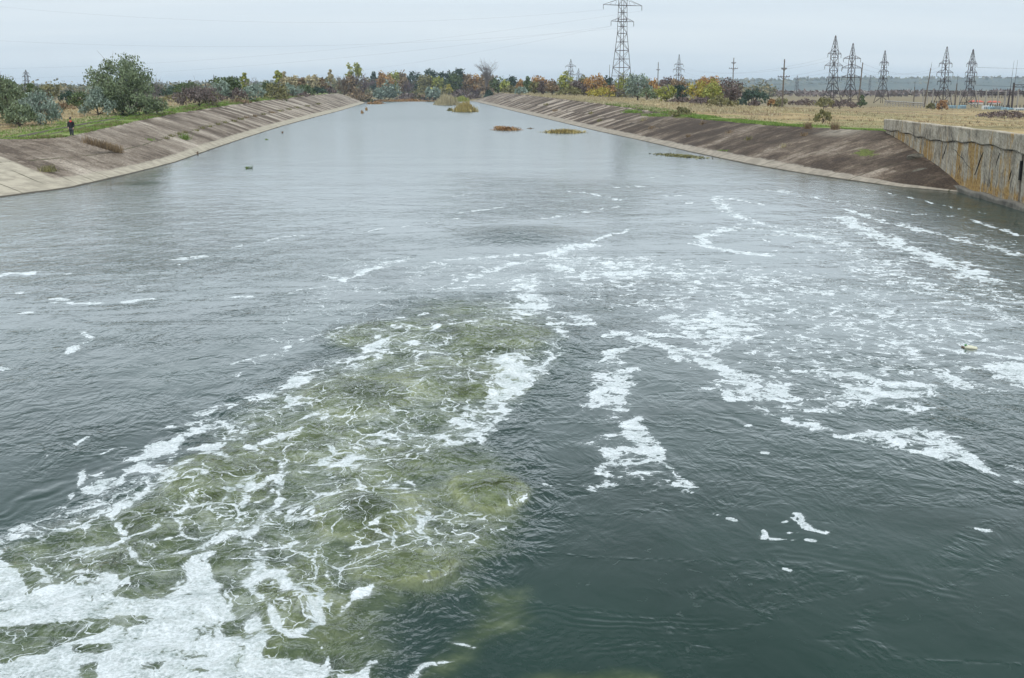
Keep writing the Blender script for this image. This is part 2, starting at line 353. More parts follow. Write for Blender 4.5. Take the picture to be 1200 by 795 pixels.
def bank(side, T, y0, y1, mat):
    yy = np.concatenate([np.arange(y0, 130, .5), np.arange(130, 260, 1.5), np.arange(260, y1, 4.)]); yy = yy[(yy <= y1)]
    vs = np.concatenate([[-.32, -.1], np.linspace(0, 1, 26), [1.0, 1.0]])
    VV = []; UV = []; pale = []; moss = []
    for y in yy:
        tx = lerp_t(y, T, 1); cx_ = lerp_t(y, T, 2); cz = lerp_t(y, T, 3)
        # rows fan out beside the dam on the left
        fan = fan_y(y) if side < 0 else 0.
        for i, v in enumerate(vs):
            x = tx+(cx_-tx)*v; z = cz*v; yv = y+fan*max(v, 0)
            z += .018*math.sin(y*2.09)*(0 < v < 1)*0
            if 0 < v < 1: z += float(fbm(np.array([x*.25]), np.array([y*.25]), 2)[0])*.07+(.12*math.sin(v*math.pi))
            if v > .03 and v < .16: z += .03
            if i == len(vs)-2: x += side*.05; z = cz-.12
            if i == len(vs)-1: x += side*.5; z = cz-.5
            VV.append((x, yv, z)); UV.append((y, v))
            pale.append(float(sm(76.9, 76.6, y))*(1 if v > .04 else 0) if side < 0 else float(np.exp(-((y-97)/3.)**2)*sm(.7, .9, v))*.8)
            mo = 0.
            if side > 0: mo += .72*math.exp(-((y-84)/2.8)**2-((v-.62)/.12)**2) + .9*math.exp(-((y-155)/6)**2-((v-.98)/.10)**2)+.7*math.exp(-((y-176)/5)**2-((v-.8)/.05)**2)
            else: mo += .5*math.exp(-((v-1.)/.02)**2)
            moss.append(mo)
    nr, ncb = len(yy), len(vs); Q = grid_q(nr, ncb)
    if side > 0: Q = Q[:, ::-1]
    Q = Q[:, ::-1]
    o = np_mesh('bank', VV, Q, mat, smooth=True, attrs={'pale': pale, 'moss': moss}, uv=UV); o['kind'] = 'structure'
    return o
bank(-1, LB, 56, 545, ML); bank(1, RB, 68.2, 590, MR)

# ------------------------------------------------------------------ water and foam
def toe_l(y): return lerp_t(y, LB, 1)
def toe_r(y): return np.where(y < 68, wall_x(y), lerp_t(y, RB, 1))
NR, NC = 660, 620
inv = np.linspace(1/8.6, 1/716., NR); wy = 1/inv
wl = -np.minimum(.58*wy+5, -toe_l(wy)+2.6); wr = np.minimum(.66*wy+5, toe_r(wy)+2.2); wr = np.where(wy < 66, np.minimum(wr, wall_x(wy)+.2), wr)
tcol = np.linspace(0, 1, NC)
X = (wl[:, None]+(wr-wl)[:, None]*tcol[None, :]); Y = np.repeat(wy[:, None], NC, 1)
x = X.ravel(); y = Y.ravel()
# slow warp so that nothing follows a ruled line
wxn = x+fbm(x*.9, y*.9, 3)*.22*np.clip(y/30, .5, 4); wyn = y+fbm(x*.9+31, y*.9+7, 3)*.3*np.clip(y/30, .5, 5)
dens = np.zeros_like(x); lace = np.zeros_like(x); green = np.zeros_like(x); chop = np.zeros_like(x); hgt = np.zeros_like(x); tone = np.zeros_like(x)
def W(pts): return np.array([un(px, py)[:2] for px, py in pts])
def seg_dist(pts, m, X_=None, Y_=None):
    X_ = wxn if X_ is None else X_; Y_ = wyn if Y_ is None else Y_
    P_ = W(pts); lo = P_.min(0)-m; hi = P_.max(0)+m
    idx = np.nonzero((X_ > lo[0]) & (X_ < hi[0]) & (Y_ > lo[1]) & (Y_ < hi[1]))[0]
    px, py = X_[idx], Y_[idx]; best = np.full(len(idx), 1e9); sgn = np.zeros(len(idx))
    for a, c in zip(P_[:-1], P_[1:]):
        d = c-a; tt = np.clip(((px-a[0])*d[0]+(py-a[1])*d[1])/(d@d+1e-9), 0, 1)
        ex = px-a[0]-tt*d[0]; ey = py-a[1]-tt*d[1]; q = np.hypot(ex, ey); s_ = np.sign(d[0]*ey-d[1]*ex)
        k = q < best; best = np.where(k, q, best); sgn = np.where(k, s_, sgn)
    return idx, best, sgn
WMOD = np.clip(1+2.0*fbm(x*1.6+5, y*1.1+2, 3), .35, 2.0)
def stroke(pts, wd, pk, arr=None, soft=1.0):
    arr = dens if arr is None else arr
    idx, d, _ = seg_dist(pts, wd*2.6); f = pk*np.exp(-(d/(wd*soft*WMOD[idx]))**2)*(1-.22*(WMOD[idx] < .7)); arr[idx] = np.maximum(arr[idx], f)
def inside(P_, px, py):
    ins = np.zeros(len(px), bool); j = len(P_)-1
    for i in range(len(P_)):
        xi, yi = P_[i]; xj, yj = P_[j]
        ins ^= ((yi > py) != (yj > py)) & (px < (xj-xi)*(py-yi)/(yj-yi+1e-12)+xi); j = i
    return ins
def poly(pts, val, soft, arr=None, mode='max', warp=True):
    arr = dens if arr is None else arr
    X_, Y_ = (wxn, wyn) if warp else (x, y)
    idx, d, _ = seg_dist(pts+[pts[0]], 4*soft+.5, X_, Y_)
    P_ = W(pts); lo = P_.min(0); hi = P_.max(0)
    bb = np.nonzero((X_ > lo[0]-3*soft) & (X_ < hi[0]+3*soft) & (Y_ > lo[1]-3*soft) & (Y_ < hi[1]+3*soft))[0]
    dd = np.full(len(x), 1e3); dd[idx] = d; ins = inside(P_, X_[bb], Y_[bb]); sdv = np.where(ins, dd[bb], -dd[bb])
    kk = np.clip(Y_[bb]/18, .8, 2.6); f = sm(-soft*kk, soft*kk, sdv)*val
    if mode == 'max': arr[bb] = np.maximum(arr[bb], f)
    elif mode == 'cut': arr[bb] = arr[bb]*(1-f)
    else: arr[bb] += f
def exec_foam():
    S = stroke
    # --- green aerated water thrown up below the dam
    gp = [(210,560),(255,500),(330,455),(390,425),(430,390),(500,352),(600,350),(655,380),(660,405),(630,450),(590,480),(560,510),(600,545),(622,590),(600,640),(540,690),(470,720),(450,800),(430,880),(-60,880),(-60,660),(60,620),(130,590)]
    poly(gp, .50, .8, green)
    def boil(px, py, rx, ry, gval, dark, ring=.0, w_=.06):
        c = un(px, py); e = un(px+rx, py); ya = un(px, py+ry)[1]; yb = un(px, py-ry)[1]; RX = abs(e[0]-c[0]); RY = (yb-ya)/2; cy = (ya+yb)/2
        q = np.hypot((wxn-c[0])/RX, (wyn-cy)/RY); k = q < 2.2
        green[k] = np.maximum(green[k], gval*(1-sm(.75, 1.5, q[k]))); chop[k] = np.maximum(chop[k], .95*(1-sm(.8, 1.5, q[k])))
        tone[k] += -dark*(1-sm(.25, .95, q[k]))+.75*dark*np.exp(-((q[k]-1.05)/.28)**2)
        if ring:
            th_ = np.linspace(0, 2*np.pi, 20); S([un_inv(c[0]+RX*1.05*math.cos(a_), cy+RY*1.05*math.sin(a_)) for a_ in th_], w_, ring)
    def un_inv(X_, Y_):
        f = X_*math.sin(YAW)+Y_*math.cos(YAW); r_ = X_*math.cos(YAW)-Y_*math.sin(YAW); d = f*math.cos(TH)+H*math.sin(TH); up = f*math.sin(TH)-H*math.cos(TH); return (CX+F*r_/d, CY-F*up/d)
    boil(428, 606, 60, 32, .95, .85, .62); boil(425, 468, 62, 24, .9, .7, .6); boil(540, 447, 70, 26, .85, .6, .55); boil(585, 398, 60, 18, .7, .45, .66); boil(450, 395, 60, 16, .6, .4)
    boil(570, 578, 42, 24, .85, .5, .5, .04); boil(475, 668, 60, 22, .75, .75, .45, .03); boil(262, 565, 66, 34, .75, .35, .6); boil(345, 700, 40, 40, .95, -.2); boil(190, 610, 50, 24, .6, .3, .6); boil(370, 520, 60, 22, .75, .5, .5); boil(130, 655, 60, 18, .6, .3, .6); boil(300, 755, 40, 26, .7, .4); boil(440, 545, 60, 20, .7, .4, .5)
    poly([(330,700),(400,690),(440,720),(420,760),(360,750)], .7, .5, tone); poly([(470,590),(520,560),(600,560),(620,600),(560,640),(500,640)], .45, .5, tone, 'add'); poly([(440,640),(520,640),(600,600),(560,680),(450,740)], .35, .6, tone, 'add')
    poly([(470,800),(520,760),(560,720),(610,715),(600,740),(560,760),(540,800)], .45, .5, green)
    poly([(560,690),(620,690),(640,730),(600,750),(540,745)], .4, .5, green)
    poly([(560,840),(620,790),(700,785),(780,790),(820,860)], .5, .4, green)
    poly(gp, .62, 1.1, chop)
    for c in ([(360,470),(480,460),(490,480),(380,490)], [(480,385),(560,375),(640,390),(640,415),(540,420),(480,410)], [(370,610),(400,580),(470,575),(490,600),(440,635),(380,635)], [(500,440),(580,430),(560,465),(500,460)], [(540,570),(590,565),(590,590),(545,592)]):
        poly(c, .3, .4, chop, 'add')
    # ripply wakes outside it
    poly([(640,330),(760,330),(760,400),(700,450),(640,480),(610,470),(660,400)], .12, 1., chop)
    poly([(0,225),(120,220),(300,240),(420,300),(200,350),(0,340)], .12, 3., chop); poly([(0,440),(200,400),(320,380),(420,330),(560,290),(300,345),(0,400)], .06, 2., chop); poly([(40,560),(150,500),(200,480),(60,510)], .10, .6, chop)
    poly([(930,440),(1210,430),(1210,560),(1100,540)], .10, 2., chop)
    poly([(990,215),(1210,245),(1210,360),(1040,300)], .2, 2., chop)
    poly([(540,205),(740,215),(720,250),(560,255)], .25, 2., chop)
    poly([(575,270),(630,270),(630,283),(575,283)], .6, 1., chop)
    # --- lace over the green water
    poly([(230,520),(330,450),(430,390),(560,375),(640,380),(660,410),(600,470),(560,500),(520,540),(600,560),(610,600),(560,640),(520,680),(440,700),(400,800),(-40,800),(-40,640),(100,590)], .42, .3, lace)
    poly([(20,640),(120,585),(220,545),(310,560),(330,640),(280,690),(210,690),(60,690)], .40, .3, lace, 'add')
    poly([(340,500),(480,480),(560,470),(560,500),(420,560),(340,590),(290,540)], .15, .3, lace, 'add')
    poly([(300,580),(400,540),(420,600),(370,660),(340,740),(300,760),(260,700)], .40, .3, lace, 'add')
    poly([(380,300),(540,300),(700,290),(700,380),(560,375),(440,385),(380,420),(330,430),(290,440),(290,420)], .22, .5, lace)
    for c in ([(372,622),(400,585),(470,580),(485,600),(440,635),(385,638)], [(450,655),(540,650),(520,680),(440,690)], [(200,545),(290,510),(310,545),(260,590),(190,590)], [(510,390),(610,385),(640,398),(560,420)], [(365,455),(480,450),(480,480),(370,485)]):
        poly(c, .7, .3, lace, 'cut')
    # --- foam sheet in the near corner
    poly([(-60,655),(0,652),(25,668),(32,700),(60,690),(115,683),(150,690),(185,702),(205,690),(215,668),(245,655),(262,690),(275,730),(300,725),(320,745),(310,775),(350,770),(370,780),(385,860),(-60,860)], 1.05, .12)
    for c in ([(-60,745),(30,735),(95,727),(133,727),(122,742),(70,755),(50,768),(22,768),(12,775),(-60,778)], [(137,722),(170,724),(174,731),(150,739),(137,733)], [(85,757),(125,757),(128,765),(108,770),(85,768)], [(92,785),(108,780),(110,820),(88,820)], [(165,780),(190,778),(182,790),(166,790)], [(130,695),(170,670),(197,665),(195,690),(160,703),(140,700)], [(258,730),(280,728),(285,745),(262,745)]):
        poly(c, .9, .08, mode='cut')
    # --- foam band along the left edge of the green water
    S([(-40,662),(0,645),(40,632),(70,622),(110,605),(150,592),(190,572),(220,548)], .26, .80)
    S([(0,640),(40,612),(80,600),(120,590)], .22, .74)
    S([(110,575),(140,560),(165,545),(190,530),(215,510),(240,503)], .34, 1.0)
    S([(160,570),(190,550),(210,535),(250,520),(290,505)], .20, .78)
    S([(20,625),(60,600),(110,588),(180,565)], .30, .62)
    S([(240,535),(270,515),(300,500)], .25, .8); S([(270,545),(250,530),(235,520)], .12, .9)
    S([(240,485),(270,478),(300,468),(325,462),(350,448),(375,440)], .32, .85)
    S([(215,500),(250,490),(290,510),(310,505)], .3, .8)
    S([(330,455),(360,440),(400,425),(440,418)], .26, .9); S([(395,425),(430,412),(470,395)], .2, .9)
    S([(270,428),(290,420),(330,412),(350,402),(385,396),(420,382),(480,372)], .10, .85); S([(270,428),(285,445),(330,442)], .1, .7)
    S([(375,402),(400,400),(425,412)], .1, .75)
    S([(440,395),(500,365),(560,362)], .09, .7); S([(350,400),(420,378),(500,368),(550,378)], .09, .66)
    S([(90,650),(130,640),(170,625),(200,600)], .07, .95); S([(130,600),(150,640),(165,665)], .06, .9); S([(195,595),(215,630),(250,640)], .05, .9)
    S([(90,520),(100,512)], .06, .9); S([(55,532),(65,540),(80,540)], .07, .9); S([(95,545),(100,560),(90,572)], .07, .9); S([(70,580),(85,575),(75,590)], .06, .8)
    S([(110,535),(130,527),(160,524)], .05, .8)
    # --- the crest line of foam through the middle of the boil
    S([(290,530),(330,515),(380,495)], .10, .8); S([(275,515),(305,530),(320,545)], .08, .9)
    S([(345,500),(365,490),(400,495)], .09, .85)
    S([(330,570),(325,590),(310,605),(300,625),(285,640),(300,655),(310,680)], .12, .95)
    S([(300,560),(290,580),(285,595)], .07, .9); S([(255,600),(275,580),(290,570)], .06, .8); S([(290,580),(340,560),(420,552)], .07, .8)
    S([(345,560),(400,545),(470,540),(500,530)], .07, .8)
    S([(215,650),(240,645),(270,625),(300,630)], .12, .95); S([(200,690),(230,660),(250,650)], .12, 1.0)
    S([(305,680),(320,672),(340,690),(365,710),(378,730),(360,740),(340,745)], .10, 1.1)
    S([(295,680),(310,715),(328,740),(345,745),(372,748),(382,770),(375,795)], .06, 1.1)
    S([(280,650),(350,640),(400,650),(450,640),(490,625),(500,610),(490,598)], .06, .9)
    S([(330,640),(380,645),(440,625),(490,600)], .07, .85); S([(350,640),(330,620),(370,600),(400,580),(450,570)], .06, .8)
    S([(330,600),(360,592),(400,585),(440,560)], .05, .8)
    S([(500,600),(490,575),(475,560)], .05, .8); S([(520,570),(540,560),(560,565)], .04, .7)
    S([(560,630),(590,620),(600,600),(595,580)], .04, .7); S([(500,625),(540,628),(580,625)], .04, .65)
    S([(400,720),(420,700),(440,690)], .08, .9); S([(400,700),(400,740)], .04, .8); S([(440,690),(500,680),(540,675)], .03, .62)
    S([(410,715),(390,690),(380,660)], .04, .75); S([(340,790),(420,795),(440,780)], .08, .9); S([(410,760),(440,740)], .05, .6)
    S([(480,800),(500,780),(530,775)], .06, .85); S([(510,760),(520,752),(545,758)], .04, .8)
    # --- right edge of the boil
    S([(500,520),(540,500),(580,470),(620,450),(650,415),(660,395),(640,380)], .28, .78)
    S([(590,425),(610,440),(605,460),(585,470)], .45, 1.0)
    S([(530,525),(555,510),(580,495),(590,480)], .28, .85); S([(510,515),(480,505),(440,520),(420,530),(400,545)], .14, .72)
    S([(545,515),(560,522),(600,530)], .12, .66); S([(597,541),(602,544)], .06, 1.); S([(633,567),(643,568)], .06, 1.1)
    S([(440,400),(470,385),(500,392),(560,380),(610,378),(640,385)], .12, .8); S([(500,400),(520,388),(560,382)], .10, .9)
    S([(400,430),(440,425),(460,408),(490,405)], .2, .8)
    S([(480,415),(560,420),(600,420)], .09, .8)
    # the bright plume
    poly([(605,322),(630,320),(642,350),(660,368),(635,365),(615,380),(585,378),(598,350)], .98, .5)
    S([(520,338),(560,335),(600,330),(640,325)], .18, .75); S([(545,330),(575,318),(610,308),(650,303),(680,303)], .22, .85)
    S([(510,340),(545,325),(580,313),(640,302)], .16, .85); S([(650,312),(680,318),(690,325)], .5, .9)
    S([(650,375),(680,372),(690,380),(660,385)], .3, .85)
    S([(740,268),(720,275),(700,280),(690,287)], .13, 1.1); S([(690,287),(670,290),(650,298),(620,300)], .55, .95); S([(600,300),(560,302),(530,305)], .3, .8)
    S([(400,330),(430,318),(450,308),(480,306)], .3, 1.0); S([(380,335),(350,342),(340,345)], .25, .8)
    S([(480,306),(520,310),(560,313),(580,318)], .16, .85)
    S([(370,395),(380,385),(430,378)], .08, .6)
    S([(540,250),(560,247),(590,243),(620,243)], .22, .95); S([(523,232),(560,226),(600,224)], .3, .66)
    S([(560,260),(620,258),(680,250),(740,240),(780,240)], .3, .55)
    S([(440,270),(480,264),(520,259),(535,256)], .11, .95); S([(440,270),(380,275),(330,278),(300,285),(275,290)], .13, .92)
    S([(208,305),(220,303),(235,301)], .28, 1.1); S([(212,310),(230,309)], .12, 1.)
    S([(60,355),(100,356),(140,355),(185,351)], .14, 1.05); S([(55,350),(75,352)], .3, 1.0); S([(0,372),(30,366)], .2, .85)
    S([(-10,325),(15,321),(28,320)], .32, 1.3); S([(30,320),(80,322)], .2, .7); S([(20,345),(30,335)], .2, .72); S([(110,325),(150,328),(170,340)], .25, .58)
    S([(75,418),(90,405),(105,398),(98,390)], .14, .85); S([(85,395),(82,400)], .1, .8); S([(120,385),(140,370)], .1, .6); S([(240,350),(280,347),(300,348)], .14, .8)
    S([(-20,428),(3,432)], .16, 1.6); S([(262,428),(270,428)], .1, 1.)
    S([(125,405),(140,405)], .08, .7); S([(0,385),(60,386)], .05, .7)
    # --- the drifting flecks on the right
    poly([(560,318),(690,300),(780,296),(900,305),(1010,318),(1100,350),(1250,385),(1250,455),(1130,470),(1060,455),(980,470),(900,460),(820,420),(760,395),(700,360)], .42, 1.6)
    poly([(900,270),(960,255),(1050,280),(1150,330),(1250,350),(1250,400),(1080,370),(950,320)], .48, 1.5)
    poly([(640,300),(780,298),(800,320),(760,340),(690,345)], .56, 1.)
    poly([(1040,270),(1200,300),(1250,330),(1250,300),(1150,262)], .42, 1.5)
    S([(985,255),(1010,268),(1050,285),(1100,305),(1160,330)], .8, .82)
    S([(1050,262),(1120,280),(1200,300),(1240,310)], .45, .72); S([(990,245),(1040,262),(1100,275)], .25, .8)
    S([(940,230),(990,238),(1060,250),(1130,255),(1200,278),(1250,290)], .18, .78); S([(1000,220),(1050,228),(1100,240),(1150,250)], .12, .66)
    S([(780,230),(840,230),(870,235),(900,241)], .22, 1.0); S([(840,232),(850,245),(870,255),(900,265),(930,268)], .35, .78); S([(795,238),(820,238)], .14, 1.0)
    S([(670,225),(700,228),(725,235)], .3, .72); S([(720,220),(755,218)], .35, .66); S([(700,205),(760,208),(800,206)], .4, .5)
    S([(880,225),(910,222),(960,232)], .25, .62); S([(900,222),(930,228)], .18, .7)
    S([(860,268),(830,275),(818,282),(830,290),(860,295),(900,300)], .32, .98); S([(860,268),(890,268),(940,275),(970,280)], .32, .82); S([(905,275),(950,278),(980,280)], .3, .8)
    S([(800,262),(840,268),(880,262)], .2, .6); S([(820,282),(850,270)], .3, .8)
    S([(880,277),(910,287)], .1, .7)
    poly([(760,340),(900,330),(1000,350),(900,370),(800,360)], .5, 1.2)
    S([(860,398),(830,410),(800,415),(770,405),(740,395),(790,392)], .42, .80)
    S([(780,372),(830,368),(870,380),(850,395)], .35, .66)
    S([(720,395),(770,385),(810,390)], .3, .78); S([(790,410),(830,425),(870,440)], .35, .80)
    S([(705,425),(725,412),(740,408),(760,402)], .16, .88)
    S([(700,440),(720,440),(735,460),(720,480)], .26, .86); S([(700,460),(690,475),(710,480)], .16, .85); S([(735,440),(748,452)], .10, .8); S([(712,430),(745,435)], .2, .7)
    S([(735,500),(750,490),(740,510),(750,530)], .22, .9); S([(750,500),(765,515),(770,535)], .2, .98); S([(700,520),(720,530),(705,555)], .18, .82)
    S([(720,545),(750,545),(775,540),(790,555),(808,575)], .17, .95); S([(690,572),(715,568),(740,560)], .12, .85); S([(780,560),(800,570)], .16, .9); S([(760,540),(745,535)], .2, .95)
    S([(690,430),(700,500)], .25, .5)
    poly([(862,455),(880,448),(895,460),(905,478),(895,488),(880,470)], .98, .25)
    S([(830,455),(850,460),(855,470)], .16, .85); S([(850,440),(880,448),(920,450)], .2, .72); S([(900,440),(920,460),(950,470),(980,470)], .22, .62)
    S([(920,492),(950,498),(965,505)], .22, .92); S([(905,485),(925,495)], .16, .85); S([(940,480),(1000,488),(1040,490)], .2, .66)
    S([(985,512),(1010,518),(1035,523)], .17, .98); S([(1050,510),(1075,515),(1100,520),(1125,535),(1150,547)], .22, 1.05); S([(1070,505),(1100,512),(1135,515)], .14, .98); S([(1040,515),(1060,522)], .14, .9)
    S([(1085,525),(1110,535),(1140,540)], .2, .95)
    S([(1160,552),(1168,556)], .08, 1.0); S([(1180,545),(1195,550)], .10, .9); S([(1190,565),(1210,570)], .1, .9); S([(1060,550),(1064,550)], .05, 1.)
    S([(960,438),(1010,440),(1040,450),(1060,470)], .3, .66); S([(1010,470),(1060,480),(1090,485)], .25, .68); S([(980,440),(1000,462),(1030,470)], .3, .6)
    S([(1080,425),(1120,440),(1150,450)], .2, .5); S([(1155,430),(1180,432),(1215,440)], .5, 1.0); S([(1150,415),(1200,420)], .3, .66); S([(1110,440),(1140,455)], .2, .62)
    S([(1085,480),(1100,490)], .07, .9); S([(1110,448),(1135,452)], .16, .7)
    S([(1060,460),(1090,465),(1100,475)], .14, .6)
    poly([(880,400),(1050,395),(1150,420),(1100,440),(950,440),(880,430)], .36, .8)
    for pg, v in (([(695,430),(725,413),(748,440),(735,500),(700,510),(688,480)], .54), ([(698,508),(760,495),(775,540),(812,576),(780,580),(690,575),(705,545)], .57), ([(985,508),(1060,500),(1110,506),(1165,550),(1100,540),(1030,525)], .80),
        ([(820,445),(900,440),(960,480),(900,490),(860,470)], .54), ([(905,482),(950,486),(985,508),(960,508),(915,497)], .66), ([(1000,440),(1110,450),(1100,490),(960,480)], .54), ([(1150,425),(1215,425),(1215,460),(1160,442)], .9), ([(580,418),(615,425),(628,450),(600,470),(575,455)], 1.0), ([(540,495),(600,460),(622,468),(570,520),(520,522)], .64), ([(770,372),(860,368),(880,392),(800,400)], .58)):
        poly(pg, v, .22)
    # stray flecks
    for p, q in (((840,602),(843,603)), ((855,607),(862,609)), ((930,608),(940,618)), ((938,618),(962,624)), ((892,620),(897,630)), ((905,631),(930,634)), ((915,613),(921,612)), ((919,665),(926,667)), ((945,634),(950,635)), ((920,625),(930,624)), ((1147,620),(1155,622)), ((893,530),(896,530)), ((690,574),(694,574)), ((870,500),(876,498)), ((812,577),(812,578))):
        S([p, q], .055, 1.35)
    for p, q, pk in (((935,603),(945,618),1.2), ((780,425),(790,423),1.), ((660,600),(663,600),.6)): S([p, q], .06, pk)
    # rolling creases, real ripples on the surface
    def crease(pts, lam, wd, a, side=0):
        idx, d, s_ = seg_dist(pts, wd*3)
        sd_ = d*s_+fbm(x[idx]*1.3, y[idx]*1.3, 2)*lam*.9; mod = np.clip(.5+1.3*fbm(x[idx]*.7+9, y[idx]*.5, 3), 0, 1); hgt[idx] += .42*a*mod*np.cos(2*np.pi*sd_/lam)*np.exp(-(sd_/(wd*.7))**2)
    crease([(820,470),(880,505),(950,520),(1020,545),(1100,565),(1220,590)], .33, .5, .012)
    crease([(700,500),(790,480),(850,490),(900,510)], .30, .4, .008)
    crease([(1030,540),(1080,600),(1200,660)], .22, .3, .005)
    crease([(920,650),(1060,680),(1210,720)], .2, .4, .005)
    crease([(560,745),(640,720),(760,735),(840,730)], .14, .35, .007)
    crease([(600,770),(700,760),(780,765)], .12, .25, .004)
    crease([(0,480),(120,460),(260,450),(330,430)], .35, .6, .012)
    crease([(0,600),(60,570),(160,540),(210,510)], .35, .5, .018)
    crease([(0,520),(100,500),(200,495)], .4, .6, .012)
    crease([(60,540),(100,535),(130,545)], .18, .3, .014)
    crease([(180,355),(250,350),(300,352),(420,330)], .5, .5, .02); crease([(150,395),(260,372),(330,362)], .5, .6, .016)
    crease([(240,310),(300,290),(360,279),(500,262)], .6, .6, .03)
    crease([(640,480),(700,430),(740,380),(760,340)], .35, 1.0, .014); crease([(560,540),(640,470),(665,410)], .3, .5, .02)
    crease([(600,400),(660,400),(640,440)], .4, .4, .03)
    # boils: smooth domes of upwelling water
    def dome(px, py, r, a):
        c = un(px, py); q = np.hypot(x-c[0], y-c[1])/r
        hgt[:] += 1.5*a*np.exp(-q*q)
    dome(425, 605, .8, .14); dome(430, 470, 1.6, .12); dome(570, 395, 2.2, .14); dome(560, 575, .6, .08); dome(250, 560, 1.0, .12); dome(480, 670, .7, .06); dome(345, 710, .45, .10)
    dome(530, 450, 1.0, .1); dome(605, 277, 2.5, .12)
exec_foam()
flm = (x > 2+.08*y) & (y > 22)
dens = np.where(flm & (dens < .66), dens*1.36, dens)
lace = lace*np.clip(.62+1.5*fbm(x*.55+3, y*.42+8, 3), .12, 1.5)
dens = np.where(flm & (dens >= .78), dens*1.1, dens)
dens = np.clip(dens, 0, 1.3); lace = np.clip(lace, 0, 1); green = np.clip(green, 0, 1); chop = np.clip(chop, 0, 1); tone = np.clip(tone, -1, 1)
amp_far = np.clip(y/25, .4, 1.)*np.clip(1.25-y/130, .2, 1)
hgt += fbm(x*.55, y*.40, 3)*.035*(.35+chop)*amp_far + fbm(wxn*1.15, wyn*1.0, 3)*.085*chop*np.clip(1.4-y/60, .3, 1) + (1-np.abs(fbm(wxn*.7+4, wyn*.6, 3)))**3*.045*chop
water_V = np.stack([x, y, hgt], -1)

mw, t, b, out = new_mat('water')
P = geo_pos(t); aD, aL, aG, aC = (attr(t, k) for k in ('dens', 'lace', 'green', 'chop'))
dist = N(t, 'ShaderNodeVectorMath', operation='LENGTH'); L(t, P, dist.inputs[0]); dist = dist.outputs['Value']
# turbid body colour
wn = noise(t, mapping(t, P, (1., 1.3, 1), (0, 0, R(15))), 1.3, 7, .68); wn2 = noise(t, P, .22, 3)
gcol = ramp(t, wn, [(.34, (.036, .049, .010)), (.5, (.084, .108, .038)), (.66, (.165, .192, .098))])
gm = sstep(t, mth(t, 'ADD', aG, mth(t, 'MULTIPLY', mth(t, 'SUBTRACT', wn, .5), .5)), .1, .8)
aT = attr(t, 'tone'); gcol = mixc(t, sstep(t, mth(t, 'SUBTRACT', mth(t, 'MULTIPLY', mth(t, 'SUBTRACT', wn, .5), .9), aT), .25, .75), gcol, (.028, .044, .008)); gcol = mixc(t, mth(t, 'MULTIPLY', sstep(t, mth(t, 'ADD', mth(t, 'MULTIPLY', mth(t, 'SUBTRACT', wn, .5), 1.2), aT), .25, .9), .75), gcol, (.20, .22, .10))
body = mixc(t, gm, ramp(t, wn2, [(.35, (.009, .026, .020)), (.65, (.014, .036, .028))]), gcol)
# wavelets
Pm = mapping(t, P, (1, .62, 1), (0, 0, R(-12)))
wz = N(t, 'ShaderNodeVectorMath', operation='MULTIPLY_ADD'); nv = N(t, 'ShaderNodeTexNoise'); nv.inputs['Scale'].default_value = .8; nv.inputs['Detail'].default_value = 2; L(t, Pm, nv.inputs['Vector'])
L(t, nv.outputs['Color'], wz.inputs[0]); wz.inputs[1].default_value = (.9, .9, 0); L(t, Pm, wz.inputs[2])
b1 = noise(t, wz.outputs[0], .55, 3, .5); b2 = noise(t, wz.outputs[0], 2.0, 4, .50); b3 = noise(t, wz.outputs[0], 8., 3, .45)
b2 = mth(t, 'SUBTRACT', b2, .5); b3 = mth(t, 'SUBTRACT', b3, .5)
calm = noise(t, mapping(t, P, (.05, .16, 1)), 1.0, 3, .5)
rdn = N(t, 'ShaderNodeTexNoise'); rdn.inputs['Scale'].default_value = 1.0; rdn.inputs['Detail'].default_value = 4; rdn.inputs['Distortion'].default_value = 1.4; L(t, mapping(t, P, (.11, .34, 1), (0, 0, R(-14))), rdn.inputs['Vector'])
ridge = sstep(t, mth(t, 'ABSOLUTE', mth(t, 'SUBTRACT', rdn.outputs['Fac'], .5)), .05, .0)
nf_ = mth(t, 'ADD', .38, mth(t, 'MULTIPLY', sstep(t, dist, 15, 30), .62))
rp = mth(t, 'MAXIMUM', mth(t, 'MULTIPLY', sstep(t, calm, .46, .64), .8), mth(t, 'MULTIPLY', ridge, .9))
h = mth(t, 'ADD', mth(t, 'MULTIPLY', b1, mth(t, 'ADD', .030, mth(t, 'MULTIPLY', aC, .07))), mth(t, 'MULTIPLY', b2, mth(t, 'ADD', mth(t, 'MULTIPLY', nf_, mth(t, 'ADD', mth(t, 'MULTIPLY', rp, .046), .016)), mth(t, 'MULTIPLY', aC, .36))))
h = mth(t, 'ADD', h, mth(t, 'MULTIPLY', b3, mth(t, 'ADD', mth(t, 'MULTIPLY', aC, .12), mth(t, 'ADD', mth(t, 'MULTIPLY', rp, .009), .0014))))
fd = N(t, 'ShaderNodeMapRange'); L(t, dist, fd.inputs['Value']); fd.inputs['From Min'].default_value = 28; fd.inputs['From Max'].default_value = 150; fd.inputs['To Min'].default_value = 1.; fd.inputs['To Max'].default_value = .30
h = mth(t, 'MULTIPLY', h, fd.outputs[0])
bp = N(t, 'ShaderNodeBump'); bp.inputs['Strength'].default_value = 1.0; bp.inputs['Distance'].default_value = 1.0; L(t, h, bp.inputs['Height'])
L(t, body, b.inputs['Base Color']); b.inputs['IOR'].default_value = 1.33; L(t, bp.outputs[0], b.inputs['Normal'])
rg = N(t, 'ShaderNodeMapRange'); L(t, dist, rg.inputs['Value']); rg.inputs['From Min'].default_value = 20; rg.inputs['From Max'].default_value = 250; rg.inputs['To Min'].default_value = .07; rg.inputs['To Max'].default_value = .25
L(t, rg.outputs[0], b.inputs['Roughness'])
